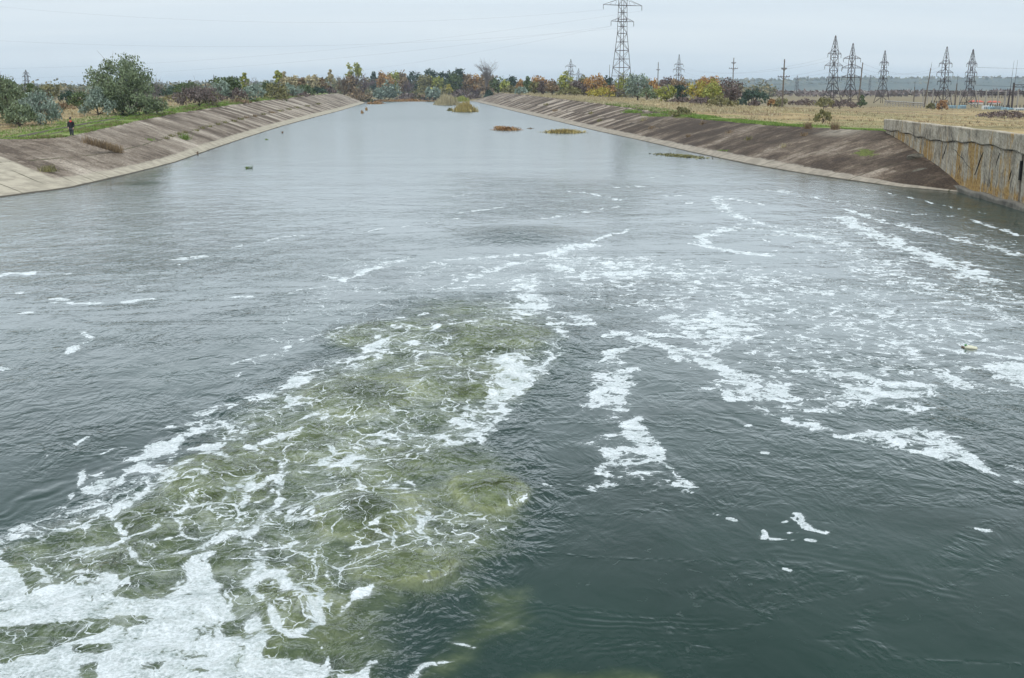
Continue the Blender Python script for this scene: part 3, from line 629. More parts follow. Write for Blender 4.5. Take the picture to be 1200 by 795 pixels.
# foam: rafts of bubbles (density against a ragged noise) and lace (thin walls between cells)
wv = N(t, 'ShaderNodeVectorMath', operation='MULTIPLY_ADD'); nw = N(t, 'ShaderNodeTexNoise'); nw.inputs['Scale'].default_value = 1.3; nw.inputs['Detail'].default_value = 4; L(t, P, nw.inputs['Vector'])
L(t, nw.outputs['Color'], wv.inputs[0]); wv.inputs[1].default_value = (.95, .95, 0)
wv0 = N(t, 'ShaderNodeVectorMath', operation='MULTIPLY_ADD'); nw0 = N(t, 'ShaderNodeTexNoise'); nw0.inputs['Scale'].default_value = 4.5; nw0.inputs['Detail'].default_value = 4; L(t, P, nw0.inputs['Vector'])
L(t, nw0.outputs['Color'], wv0.inputs[0]); wv0.inputs[1].default_value = (.28, .28, 0); L(t, P, wv0.inputs[2]); L(t, wv0.outputs[0], wv.inputs[2])
fn = noise(t, mapping(t, wv.outputs[0], (1., .85, 1)), 2.6, 5, .58)
fn2 = noise(t, wv.outputs[0], 7., 5, .62)
fn3 = noise(t, mapping(t, wv.outputs[0], (.75, .55, 1)), 1.0, 4, .6)
fl = mth(t, 'ADD', mth(t, 'MULTIPLY', mth(t, 'SUBTRACT', fn, .5), 1.7), mth(t, 'ADD', mth(t, 'MULTIPLY', mth(t, 'SUBTRACT', fn2, .5), 1.5), mth(t, 'MULTIPLY', mth(t, 'SUBTRACT', fn3, .5), 1.1)))
raft = sstep(t, mth(t, 'ADD', aD, fl), .65, .79)
hol = noise(t, wv.outputs[0], 11, 5, .75)
raft = mth(t, 'MULTIPLY', raft, mth(t, 'MULTIPLY', sstep(t, mth(t, 'ADD', hol, mth(t, 'MULTIPLY', aD, .06)), .34, .44), mth(t, 'ADD', .74, mth(t, 'MULTIPLY', sstep(t, hol, .42, .6), .26))))
def lacy(scale, seed, lo):
    v = N(t, 'ShaderNodeTexVoronoi', feature='DISTANCE_TO_EDGE'); v.inputs['Scale'].default_value = scale
    L(t, mapping(t, wv.outputs[0], (1, .72, 1), (0, 0, R(20)), (seed, seed*.7, 0)), v.inputs['Vector'])
    nn = noise(t, P, scale*1.6, 3, .6)
    wdt = mth(t, 'MULTIPLY', mth(t, 'MULTIPLY', aL, lo), sstep(t, nn, .36, .72))
    return mth(t, 'SUBTRACT', 1., sstep(t, v.outputs['Distance'], mth(t, 'MULTIPLY', wdt, .55), mth(t, 'ADD', wdt, .004)))
la = mth(t, 'MAXIMUM', lacy(1.15, 3, .14), lacy(3.1, 11, .095)); la = mth(t, 'MULTIPLY', la, mth(t, 'MULTIPLY', sstep(t, aL, .03, .16), .9))
brk = sstep(t, fn2, .30, .52); la = mth(t, 'MULTIPLY', la, mth(t, 'ADD', mth(t, 'MULTIPLY', brk, .8), .2))
fine = mth(t, 'MULTIPLY', sstep(t, noise(t, P, 30, 3, .7), .60, .68), mth(t, 'MULTIPLY', aL, .8))
film = mth(t, 'MAXIMUM', mth(t, 'MULTIPLY', sstep(t, mth(t, 'ADD', aD, fl), .30, .72), mth(t, 'ADD', .10, mth(t, 'MULTIPLY', aL, .30))), mth(t, 'MULTIPLY', mth(t, 'MULTIPLY', sstep(t, aL, .05, .4), sstep(t, mth(t, 'ADD', mth(t, 'MULTIPLY', wn, .5), mth(t, 'MULTIPLY', fn2, .5)), .46, .62)), .22))   # thin film round the rafts
fm = mth(t, 'MAXIMUM', mth(t, 'MAXIMUM', raft, la), mth(t, 'MAXIMUM', film, fine))
fb = N(t, 'ShaderNodeBsdfPrincipled'); fb.inputs['Roughness'].default_value = .85; fb.inputs['Specular IOR Level'].default_value = .15
pit = noise(t, P, 22, 5, .7)
L(t, ramp(t, mth(t, 'ADD', mth(t, 'MULTIPLY', pit, .6), mth(t, 'MULTIPLY', fn, .4)), [(.36, (.24, .29, .27)), (.43, (.48, .53, .52)), (.50, (.66, .70, .70)), (.60, (.83, .86, .87))]), fb.inputs['Base Color'])
bp2 = N(t, 'ShaderNodeBump'); bp2.inputs['Strength'].default_value = .9; bp2.inputs['Distance'].default_value = .05; L(t, mth(t, 'ADD', pit, mth(t, 'MULTIPLY', fn, 1.5)), bp2.inputs['Height']); L(t, bp2.outputs[0], fb.inputs['Normal'])
ms_ = N(t, 'ShaderNodeMixShader'); L(t, fm, ms_.inputs[0]); L(t, b.outputs[0], ms_.inputs[1]); L(t, fb.outputs[0], ms_.inputs[2]); L(t, ms_.outputs[0], out.inputs['Surface'])
wo_ = np_mesh('water', water_V, grid_q(NR, NC), mw, smooth=True, attrs={'dens': dens, 'lace': lace, 'green': green, 'chop': chop, 'tone': tone})
wo_['kind'] = 'structure'
# ------------------------------------------------------------------ retaining wall
def v_on_wall(y, z, off=0.): return (wall_x(y)+off, y-off*.178, z)
mwl, t, b, _ = new_mat('old_board_marked_concrete')
uvn = N(t, 'ShaderNodeUVMap').outputs[0]; P = geo_pos(t); sp = N(t, 'ShaderNodeSeparateXYZ'); L(t, uvn, sp.inputs[0]); U, Vv = sp.outputs[0], sp.outputs[1]
n1 = noise(t, P, .8, 6, .65); n2 = noise(t, P, 5, 5, .7); n0 = noise(t, P, .23, 3)
board = mth(t, 'FRACT', mth(t, 'MULTIPLY', mth(t, 'SUBTRACT', Vv, mth(t, 'MULTIPLY', U, .28)), 4.2)); bl = sstep(t, board, .90, .97)
cs = N(t, 'ShaderNodeCombineXYZ'); L(t, mth(t, 'MULTIPLY', U, 1.25), cs.inputs[0]); L(t, mth(t, 'MULTIPLY', Vv, .16), cs.inputs[1])
stk = noise(t, cs.outputs[0], 1.0, 6, .68, .9)
cs2 = N(t, 'ShaderNodeCombineXYZ'); L(t, mth(t, 'MULTIPLY', U, 2.6), cs2.inputs[0]); L(t, mth(t, 'MULTIPLY', Vv, .45), cs2.inputs[1]); cs2.inputs[2].default_value = 4.
stk2 = noise(t, cs2.outputs[0], 1.0, 5, .7, .8)
c = ramp(t, mth(t, 'ADD', mth(t, 'MULTIPLY', n1, .6), mth(t, 'MULTIPLY', n2, .4)), [(.36, (.17, .135, .09)), (.5, (.41, .355, .27)), (.63, (.62, .56, .45))])
c = mixc(t, mth(t, 'MULTIPLY', bl, .45), c, (.10, .09, .08))
c = mixc(t, mth(t, 'MULTIPLY', sstep(t, stk2, .53, .62), .8), c, (.10, .085, .07))
org = mth(t, 'ADD', stk, mth(t, 'MULTIPLY', mth(t, 'SUBTRACT', n1, .5), .45)); org = mth(t, 'ADD', org, attr(t, 'lichen'))
c = mixc(t, mth(t, 'MULTIPLY', sstep(t, org, .495, .61), .88), c, ramp(t, n2, [(.35, (.20, .10, .02)), (.55, (.42, .24, .05)), (.7, (.50, .36, .14))]))
c = mixc(t, mth(t, 'MULTIPLY', sstep(t, stk2, .36, .30), .6), c, (.60, .58, .54))
L(t, c, b.inputs['Base Color']); b.inputs['Roughness'].default_value = .93
bump(t, mth(t, 'SUBTRACT', mth(t, 'ADD', mth(t, 'MULTIPLY', n2, .5), n1), bl), b, .9, .06)
mdk = simple('dark_gap', (.012, .011, .010), .95, .3, 6)  # near-black stands in for the shade inside the seam and openings
M['moss'] = simple('moss', (.075, .085, .02), .95, .5, 9)
def wall_slab(name, y0, y1, zf0, zf1, off, thick, parent, mat, rough=.03, lich=None):
    yy = np.arange(y0, y1+.01, .25); zs = np.linspace(0, 1, 14); Vv_ = []; UV = []; LI = []
    nz_ = len(zs)+3
    for y_ in yy:
        for k in range(nz_):
            if k == 0: v, o2 = 0., thick
            elif k >= len(zs)+1: v, o2 = 1., (thick if k == nz_-1 else .25)
            else: v, o2 = zs[k-1], 0.
            z = zf0(y_)*(1-v)+zf1(y_)*v; oo = off+o2
            if o2 == 0: oo += float(fbm(np.array([y_*.8]), np.array([z*1.3+off]), 3)[0])*rough
            Vv_.append(v_on_wall(y_, z, oo)); UV.append((y_, z)); LI.append(lich(y_, z) if lich else 0.)
    Q = grid_q(len(yy), nz_); o = np_mesh(name, Vv_, Q, mat, parent, attrs={'lichen': LI}, uv=UV)
    # ends
    bm_v = [Vector(v) for v in Vv_]; e0 = list(range(nz_)); e1 = [(len(yy)-1)*nz_+k for k in range(nz_)]
    link = MB(); link.V = [bm_v[i] for i in e0]+[bm_v[i] for i in e1]; link.F = [tuple(range(nz_)), tuple(range(nz_, 2*nz_))[::-1]]
    me = o.data
    import bmesh
    bm = bmesh.new(); bm.from_mesh(me); bm.verts.ensure_lookup_table()
    for e in (e0, e1):
        try: bm.faces.new([bm.verts[i] for i in e])
        except ValueError: pass
    bm.to_mesh(me); bm.free()
    return o
wr_ = empty('retaining_wall', v_on_wall(58, 0), 'weathered concrete retaining wall with orange lichen streaks, running along the right bank to the dam', 'wall')
def child_world(o, p): o.parent = p; o.matrix_parent_inverse = Matrix.Translation(-p.location)
def liche(y_, z): return .13*math.exp(-((z-.55)/.35)**2)+.10*math.exp(-((y_-66.5)/1.0)**2)+.12*math.exp(-((y_-70)/.7)**2)+.12*math.exp(-((y_-77)/1.6)**2)+.07*math.exp(-((y_-85)/4)**2)-.02
seam = lambda y_: 3.06+.12*math.sin(y_*.31)+.05*math.sin(y_*1.7)
p1 = wall_slab('lower_wall', 59.0, 89.9, lambda y_: -1.4, lambda y_: seam(y_)-.05, 0, .7, None, mwl, .05, liche)
p1b = wall_slab('lower_wall', 40.0, 58.9, lambda y_: -1.4, lambda y_: seam(y_)-.05, .02, .7, None, mwl, .05, liche)
p2 = wall_slab('parapet_band', 40., 90.3, lambda y_: seam(y_)-.03, lambda y_: 3.97+.02*math.sin(y_*.9), -.09, .55, None, mwl, .04, lambda y_, z: -.07)
p3 = wall_slab('footing', 40., 69.5, lambda y_: -1.4, lambda y_: .30+.05*math.sin(y_*1.3), -.38, .5, None, simple('wet_concrete', (.13, .115, .09), .7, .45, 2.5), .10)
p4 = MB()   # near-black bars along the seam stand in for shade between the two casts
for a in np.arange(40, 90, .5): p4.bar(v_on_wall(a, seam(a)-.045, -.012), v_on_wall(a+.5, seam(a+.5)-.045, -.004), .022+.012*math.sin(a*2.3), n=4)
p4 = p4.build('seam', mdk)
for q in (p1, p1b, p2, p3, p4): child_world(q, wr_)
def crack(pts, r, name='crack'):
    m = MB(); pp = []
    for (a, c), (d, e) in zip(pts[:-1], pts[1:]):
        for k in range(5):
            f = k/5; pp.append(v_on_wall(a+(d-a)*f+random.uniform(-.07, .07), c+(e-c)*f+random.uniform(-.03, .03), -.004))
    pp.append(v_on_wall(*pts[-1], -.012))
    m.tube(pp, [.65*r*(.4+.9*math.sin(math.pi*(i+.5)/len(pp)))*random.uniform(.6, 1.2) for i in range(len(pp))], 5)
    o = m.build(name, mdk); child_world(o, wr_)
for pts, r in ([[(65.4, 2.7), (66.6, 1.2)], .06], [[(62.5, 2.75), (63.0, 1.9)], .055], [[(60.4, 2.0), (60.6, 1.3)], .045], [[(69.3, 2.5), (69.8, 1.3)], .03], [[(72.8, 2.75), (73.6, 1.75)], .04],
               [[(71.8, 2.55), (70.8, 2.45), (70, 2.2), (69.1, 2.05), (68.2, 1.7), (67.3, 1.55)], .028], [[(68.9, 2.6), (69.9, .7)], .022], [[(75.2, 2.4), (75.8, .9)], .016], [[(63.9, 1.2), (63.4, .5)], .03], [[(78.8, 2.8), (79.3, 1.9)], .015]):
    crack(pts, r)
m = MB(); m.box(0, .12, -.07, .07, 0, 1.05); o = m.build('drain_hole', mdk); o.location = v_on_wall(58.95, 1.5, -.06); child_world(o, wr_)

# slumped concrete lumps where the bank meets the wall
def lump(loc, r, label, squash=.5, seed=0):
    rr = random.Random(seed); V_ = []; F_ = []; n, mm = 14, 8
    for i in range(mm+1):
        ph = math.pi*i/mm
        for j in range(n):
            th = 2*math.pi*j/n; q = r*(1+.25*math.sin(3*th+seed)*math.sin(ph)+rr.uniform(-.12, .12))
            V_.append((q*math.sin(ph)*math.cos(th)*1.5, q*math.sin(ph)*math.sin(th), q*math.cos(ph)*squash))
    for i in range(mm):
        for j in range(n): F_.append((i*n+j, i*n+(j+1) % n, (i+1)*n+(j+1) % n, (i+1)*n+j))
    o = link_mesh('broken_concrete', V_, F_, simple('lump_conc', (.10, .09, .07), .95, .5, 3)); o.location = loc
    tag(o, label, 'rubble')
lump((36.3, 78.4, 1.55), .55, 'mossy dark lump of concrete on the slope against the wall, the higher of two', .5, 3)
lump((35.6, 74.6, .75), .75, 'dark slumped lump of concrete low on the slope by the water and the wall', .45, 5)

# ------------------------------------------------------------------ leaves, twigs, trees
def quads_from(cen, ls, asp, rs, up=.0):
    n = len(cen); a = rs.normal(size=(n, 3)); a[:, 2] = a[:, 2]*(1+up*2)+up*1.5*np.sign(a[:, 2]+.6)
    a /= np.linalg.norm(a, axis=1)[:, None]; c = rs.normal(size=(n, 3)); bb = np.cross(a, c); bb /= np.linalg.norm(bb, axis=1)[:, None]
    s = ls*rs.uniform(.6, 1.35, n)[:, None]; a = a*s*asp*.5; bb = bb*s*.5
    V_ = np.stack([cen-a, cen+bb*.9, cen+a, cen-bb*.9], 1).reshape(-1, 3); return V_, np.arange(4*n).reshape(-1, 4)
def crown_pts(rs, shape, rx, h0, h1, n, nclump, ragged=.3):
    hc = (h0+h1)/2; hh = (h1-h0)/2
    u = rs.normal(size=(nclump, 3)); u /= np.linalg.norm(u, axis=1)[:, None]; rr = rs.uniform(.35, 1., nclump)**.6
    cz = u[:, 2]*rr
    if shape == 'cone': wd = np.clip((1-cz)*.5, .08, 1)*1.15
    elif shape == 'column': wd = np.full(nclump, .9)
    elif shape == 'bush': cz = np.abs(cz)*1.6-.75; wd = np.sqrt(np.clip(1-((cz+.75)/1.8)**2, .1, 1))*1.15
    else: wd = np.ones(nclump)
    C = np.stack([u[:, 0]*rr*rx*wd, u[:, 1]*rr*rx*wd, hc+cz*hh*.86], 1)*1.
    C[:, :2] *= .86
    cr_ = rs.uniform(.18, .40, nclump)*min(rx, hh*1.1)*(1+ragged*.3)
    k = rs.choice(nclump, n, p=cr_**2/np.sum(cr_**2)); d = rs.normal(size=(n, 3)); d /= np.linalg.norm(d, axis=1)[:, None]
    fx = float(np.clip(rx/hh/1.5, 1, 3.5)); rad = cr_[k]*(rs.uniform(0, 1, n)**.45)*(1+rs.normal(size=n)*.10)
    p = C[k]+d*rad[:, None]*np.array([fx, fx, .85]); p[:, 2] = np.clip(p[:, 2], h0*.5, None)
    return p, C
def branches(mb, rs, h, rx, h0, nb, r0, C=None, trunk_lean=0.):
    top = Vector((trunk_lean*h*.5, 0, h*.80)); n = 6
    pts = [Vector((trunk_lean*h*.5*(i/n)+rs.normal()*.02*h*(i > 0), rs.normal()*.02*h*(i > 0), -.3+(h*.80+.3)*i/n)) for i in range(n+1)]
    mb.tube(pts, [r0*(1-.8*i/n) for i in range(n+1)], 6)
    if C is not None:
        for i in range(min(nb, len(C))):
            e = Vector(C[i]); s = pts[min(n-1, max(1, int((e.z/h)*n*.55)))]
            mid = (s+e)/2+Vector((0, 0, -.05*h)); mb.tube([s, mid, e], [r0*.38, r0*.24, r0*.08], 4)
def bare_tree(mb_t, mb_w, rs, h, rx, r0, fan=1.0, levels=4, first=.12, tw=.03, nch=5):
    """trunk to mb_t, limbs and twigs to mb_w"""
    def rec(p, d, ln, r, lv):
        segs = 3; q = p; pts = [p]; dd = d.copy()
        for s in range(segs):
            dd = (dd+Vector(rs.normal(size=3))*.13+Vector((0, 0, .06))).normalized(); q = q+dd*(ln/segs); pts.append(q)
        r1 = max(r*.45, tw)
        mb_w.tube(pts, [r, r*.8+.2*r1, r*.5+.5*r1, r1], 3 if lv > 1 else 4)
        if lv >= levels: return
        for k in range(nch+(lv > 1)):
            f = rs.uniform(.25, 1.); i = min(2, int(f*3)); pp = pts[i]+(pts[i+1]-pts[i])*(f*3-i)
            nd = (dd*1.0+Vector(rs.normal(size=3))*.55*fan).normalized(); nd.z = abs(nd.z)*.8+.1; nd.normalize()
            rec(pp, nd, ln*rs.uniform(.45, .72), max(r*.45, tw), lv+1)
    th = h*first*2
    mb_t.tube([(0, 0, -.3), (0, 0, th*.5), (0, 0, th)], [r0*1.15, r0*.95, r0*.8], 6)
    for k in range(7):
        a = 2*math.pi*(k+rs.uniform(-.3, .3))/7; tilt = rs.uniform(.15, .75)*fan*min(1.2, rx/h*2)
        d = Vector((math.cos(a)*tilt, math.sin(a)*tilt, 1)).normalized()
        rec(Vector((0, 0, th*rs.uniform(.6, 1))), d, (h-th)*.52, r0*.5, 1)
def fit(mb, h, rx):
    if not mb.V: return
    z = max(v.z for v in mb.V); q = sorted(math.hypot(v.x, v.y) for v in mb.V)[int(len(mb.V)*.96)]
    for v in mb.V: v.z *= h/z; v.x *= rx/q; v.y *= rx/q
ntree = [0]
def tree(px, top, wpx, D, kind, label, shape='round', cat='tree', name=None, group=None, h0=.12, dens_=1., seed=None, bare=False, bark='bark', base=None, asp=1.5, up=.2, clumps=None, ztop=None, twigs=False):
    seed = seed or (ntree[0]*13+5); ntree[0] += 1; rs = np.random.default_rng(seed)
    D0 = D
    if 165 < px < 478 or 560 < px:
        for _ in range(200):
            x_, y_, _z = un(px, top, D=D); c_, _u = crest(-1 if px < 478 else 1, y_)
            if (px < 478 and x_ < c_-.2) or (px > 478 and x_ > c_+.2) or D > 575: break
            D *= 1.01
    x_, y_, _z = un(px, top, D=D); zt = _z; zb = gz(x_, y_)
    if base: zb = un(px, base, D=D)[2] if base > 0 else zb
    h = max(zt-zb, .5); rx = wpx*D/1343/2*(1.22 if not bare else 1.)
    nm_ = name or ('shrub' if cat in ('bush', 'shrub') else 'bare_tree' if bare else 'tree')
    r = empty(nm_, (x_, y_, zb), label, cat, group)
    r0 = max(.035*h**.9, .05)
    if bare:
        tb, wb = MB(), MB(); tw = D/1343*.075
        bare_tree(tb, wb, rs, h, rx, r0, fan=1.15, levels=4 if h > 6 else 3, tw=max(tw*.8, .012), nch=4)
        for q in wb.V: pass
        fit(wb, h, rx); tb.build('trunk', M[bark], r); wb.build('crown', M[kind], r); return r
    ls = max(.10, D/1343*1.75); A = math.pi*rx*h/2; n = int(np.clip(2.6*dens_*A/(ls*ls*.5*asp*.8), 500, 11000))
    nc_ = clumps or int(np.clip(10+A*.9+9*rx/h, 12, 70))
    p, C = crown_pts(rs, shape, rx, h*h0, h, n, nc_)
    V_, Q_ = quads_from(p, ls, asp, rs, up)
    tm = MB(); branches(tm, rs, h, rx, h*h0, 10, r0, C); tm.build('trunk', M[bark], r)
    np_mesh('crown', V_, Q_, M[kind], r)
    if twigs:
        m_ = MB()
        for k in range(90):
            i = rs.integers(len(C)); s = Vector(C[i]); d = Vector(rs.normal(size=3)); d.z = abs(d.z)+.5; d.normalize(); m_.bar(s, s+d*rs.uniform(.3, .55)*rx, ls*.12, ls*.05, 3, False)
        m_.build('twigs', M['twig_grey'], r)
    return r
T = tree
# left side, near to far
T(5, 84, 38, 122, 'willow', 'tall grey-green willow bush at the left edge of the picture', 'round', h0=.02, cat='tree', name='willow', clumps=50, up=.6, dens_=1.6, twigs=True)
T(-22, 92, 40, 112, 'willow', 'grey-green willow bush cut by the left edge of the picture', 'bush', h0=.0, name='willow')
T(44, 103, 44, 112, 'silver', 'low silvery willow bush in front of the distant pylon at left', 'bush', h0=.0, dens_=1.6, name='willow', clumps=50, up=.6, twigs=True)
T(18, 112, 34, 108, 'willow', 'short olive-grey bush at the foot of the leftmost willows', 'bush', h0=.0, cat='shrub', name='willow')
T(33, 97, 22, 175, 'green', 'dark green rounded tree just right of the distant left pylon', 'round', name='tree')
T(58, 98, 26, 330, 'olive', 'hazy olive tree seen low between the two left willows', 'round', name='tree')
T(78, 106, 20, 185, 'pine', 'small dark green tree behind the walking person', 'round', h0=.05, name='tree')
T(92, 105, 26, 160, 'green', 'dark green bush against the left flank of the biggest willow', 'bush', h0=0., cat='bush', name='bush')
T(139, 66, 68, 142, 'willow', 'biggest willow, broad and grey-green, behind the grass track on the left bank', 'round', h0=.02, name='willow', clumps=95, up=.6, dens_=2.0, twigs=True)
T(112, 98, 36, 138, 'silver', 'silvery lower limb-bush at the left foot of the biggest willow', 'bush', h0=0., name='willow', cat='bush', up=.6)
T(168, 96, 38, 140, 'willow', 'straggly willow bush at the right foot of the biggest willow', 'bush', h0=0., name='willow', cat='bush', twigs=True, up=.6)
T(150, 60, 15, 146, 'twig_grey', 'bare twiggy treetop standing out above the biggest willow', bare=True, cat='tree')
T(181, 86, 26, 150, 'twig_grey', 'bare grey twigs to the right of the biggest willow', bare=True, cat='bush')
T(196, 100, 40, 300, 'pine', 'dark green clump in the gap right of the biggest willow', 'round', name='tree')
T(214, 98, 26, 280, 'green', 'mid green tree left of the brown shrub', 'round', name='tree')
T(232, 97, 52, 190, 'mauve', 'wide dark brown bare shrub on the left bank crest', 'bush', h0=0., cat='shrub', twigs=True, up=.4)
T(244, 102, 24, 200, 'olive', 'olive-brown shrub touching the wide dark brown one', 'bush', h0=0., cat='shrub')
T(222, 96, 30, 320, 'green', 'dark tree showing above the dark brown shrub', 'round')
T(265, 87, 34, 250, 'green', 'rounded pale green tree behind the left bank', 'round', dens_=1.3)
T(257, 94, 22, 240, 'silver', 'grey-green tree pressed against the rounded pale green one', 'round')
T(286, 82, 9, 290, 'lime', 'slim pale poplar rising left of the dark twiggy tree', 'column', bark='bark_pale', h0=.3, dens_=.6)
T(298, 90, 18, 285, 'twig_grey', 'dark twiggy leafless tree beside the slim poplar', bare=True)
T(277, 100, 18, 240, 'mauve', 'reddish brown bush between the pale green tree and the silver one', 'bush', h0=0., cat='bush')
T(296, 97, 24, 212, 'silver', 'bright silver-leaved bush with dark foot on the left bank', 'round', h0=.02, cat='bush', up=.5)
T(313, 95, 22, 300, 'green', 'green tree left of the dark bush that stands on the bank edge', 'round')
T(321, 91, 27, 196, 'olive', 'upright dark green bush growing at the very edge of the left bank', 'bush', h0=0., cat='bush', base=118, dens_=1.3, clumps=40)
T(325, 81, 9, 360, 'lime', 'tall thin yellow-topped poplar, left of a pair', 'column', bark='bark_pale', h0=.45, dens_=.6)
T(332, 84, 9, 370, 'straw', 'thin pale poplar, right of the pair', 'column', bark='bark_pale', h0=.35, dens_=.5)
T(281, 116, 24, 176, 'brown', 'low reddish brown dry bush on the left bank edge', 'bush', h0=0., cat='bush', up=.5)
for i, (px, tp, k) in enumerate(((338, 89, 'straw'), (346, 88, 'straw'), (353, 90, 'brown'), (361, 88, 'straw'), (369, 87, 'straw'), (377, 88, 'brown'))):
    T(px, tp, 12, 430, k, ['leftmost thin birch with straw leaves in the pale stand', 'thin birch, second from the left in the pale stand', 'brownish thin birch, third in the pale stand', 'pale birch right of the brownish one in the stand', 'tallest pale birch near the right end of the stand', 'brownish birch closing the pale stand on the right'][i], 'column', bark='bark_pale', h0=.15, dens_=.6, group='pale birches behind the left bank')
T(343, 98, 22, 330, 'silver', 'silvery bush below the pale birches, left one', 'round', cat='bush', h0=0.)
T(357, 97, 20, 335, 'green', 'dark green bush below the pale birches', 'bush', cat='bush', h0=0.)
T(372, 101, 20, 330, 'pine', 'low bright green fir-like bush below the right birches', 'bush', cat='bush', h0=0.)
T(348, 106, 30, 300, 'mauve', 'low purple-brown thicket at the foot of the birches', 'bush', cat='bush', h0=0.)
T(387, 79, 6, 430, 'straw', 'very thin pale poplar left of the purple tree', 'column', bark='bark_pale', h0=.4, dens_=.5)
T(384, 100, 16, 360, 'mauve', 'low mauve bush under the very thin poplar', 'bush', cat='bush', h0=0.)
T(403, 87, 27, 520, 'twig_brown', 'round purplish bare tree on the far end of the left bank', bare=True)
T(414, 73, 20, 500, 'lime', 'tall tree with a flat bright green top near the canal bend', 'round', h0=.6, dens_=.35, clumps=16)
T(411, 84, 16, 470, 'brown', 'tawny tree under the flat green treetop', 'column', dens_=.7)
T(425, 85, 28, 560, 'twig_mauve', 'mauve leafless tree leaning over the far left waterline', bare=True, base=117)
T(420, 100, 30, 570, 'brown', 'brown undergrowth beneath the mauve leafless tree', 'bush', cat='bush', h0=0., base=121)
T(431, 112, 16, 545, 'olive', 'green-brown shrub at the tip of the left concrete bank', 'bush', cat='shrub', h0=0., base=123)
T(101, 113, 42, 178, 'olive', 'low olive brush between the walking person and the biggest willow', 'bush', cat='bush', h0=0.)
T(68, 119, 34, 165, 'brown', 'tawny dry brush right of the low silvery willow', 'bush', cat='bush', h0=0.)
T(205, 109, 40, 232, 'olive', 'low dull green brush left of the wide dark brown shrub', 'bush', cat='bush', h0=0.)
T(20, 108, 44, 150, 'green', 'dark green bush behind the leftmost willows', 'bush', cat='bush', h0=0.)
# far end
T(443, 103, 14, 590, 'silver', 'small silver willow at the waterline, left of the big silver one', 'round', h0=0., cat='bush', base=117)
T(455, 95, 26, 600, 'silver', 'big silver-blue willow at the far end of the water', 'round', h0=0., base=117, dens_=1.2)
T(451, 83, 18, 720, 'orange', 'orange-yellow tree behind the silver willow', 'round')
T(463, 81, 20, 740, 'lime', 'tall yellow-green tree at the left of the far wood', 'column')
T(472, 82, 12, 700, 'brown', 'pale brown tree right of the tall yellow-green one', 'column')
T(438, 82, 14, 820, 'pine', 'dark pine left of the orange-yellow tree', 'cone')
T(446, 82, 10, 830, 'pine', 'dark pine tip between the orange tree and its left neighbour', 'cone')
T(478, 93, 18, 690, 'twig_mauve', 'grey leafless bush tree beneath the far pines', bare=True)
for i, (px, tp, k, ww, lb) in enumerate(((487, 81, 'pine', 18, 'dark pine above the brown slope at the far left'), (497, 84, 'olive', 16, 'olive tree between two dark pines'), (504, 80, 'pine', 18, 'dark flat-topped pine in the far wood'), (512, 87, 'lime', 14, 'yellow-green tree before the dark pines'),
      (518, 83, 'pine', 14, 'dark round pine right of the yellow-green tree'), (526, 81, 'pine', 14, 'pointed dark pine near the middle of the far wood'), (537, 78, 'pine', 16, 'tallest dark pine of the far wood'), (531, 84, 'green', 18, 'mid green tree under the tallest pine'), (543, 84, 'pine', 12, 'dark pine just right of the tallest'),
      (549, 84, 'brown', 14, 'brown-leaved tree right of the pines'), (557, 86, 'orange', 16, 'tawny tree before the bare giant'), (571, 85, 'brown', 20, 'brown half-bare tree at the foot of the bare giant'))):
    T(px, tp, ww, 790 if k == 'pine' else 740, k, lb, 'cone' if k == 'pine' and i % 2 else 'round')
for px, tp, k, ww, lb in ((493, 100, 'olive', 16, 'olive bush low at the far waterline'), (508, 99, 'lime', 18, 'light green bush low before the pines'), (522, 98, 'olive', 16, 'dull green bush under the round pine'), (526, 97, 'yellow', 10, 'small yellow bush under the tallest pine'),
      (483, 108, 'mauve', 34, 'wide pinkish brown thicket on the far shore'), (500, 106, 'brown', 30, 'brown thicket on the far shore beside the silver bush'), (543, 103, 'mauve', 40, 'mauve thicket behind the reed bed'), (560, 99, 'twig_mauve', 20, 'leafless grey-mauve bush near the right bank tip')):
    T(px, tp, ww, 650, k, lb, 'bush', cat='bush', h0=0., base=118, bare=(k == 'twig_mauve'))
T(503, 102, 9, 600, 'silver', 'small grey bush left of the round silver bush', 'round', h0=0., cat='bush', base=116)
T(510, 101, 12, 590, 'silver', 'round silver bush behind the reed bed', 'round', h0=0., cat='bush', base=118)
T(570, 67, 31, 640, 'twig_grey', 'tall bare giant tree with fanned grey branches, above all others', bare=True, base=113)
T(571, 87, 26, 645, 'brown', 'tawny half-leafless undergrowth around the trunk of the bare giant', 'round', h0=.1, dens_=.5)
T(573, 103, 9, 600, 'pine', 'small dark bush at the foot of the bare giant', 'bush', cat='bush', h0=0.)
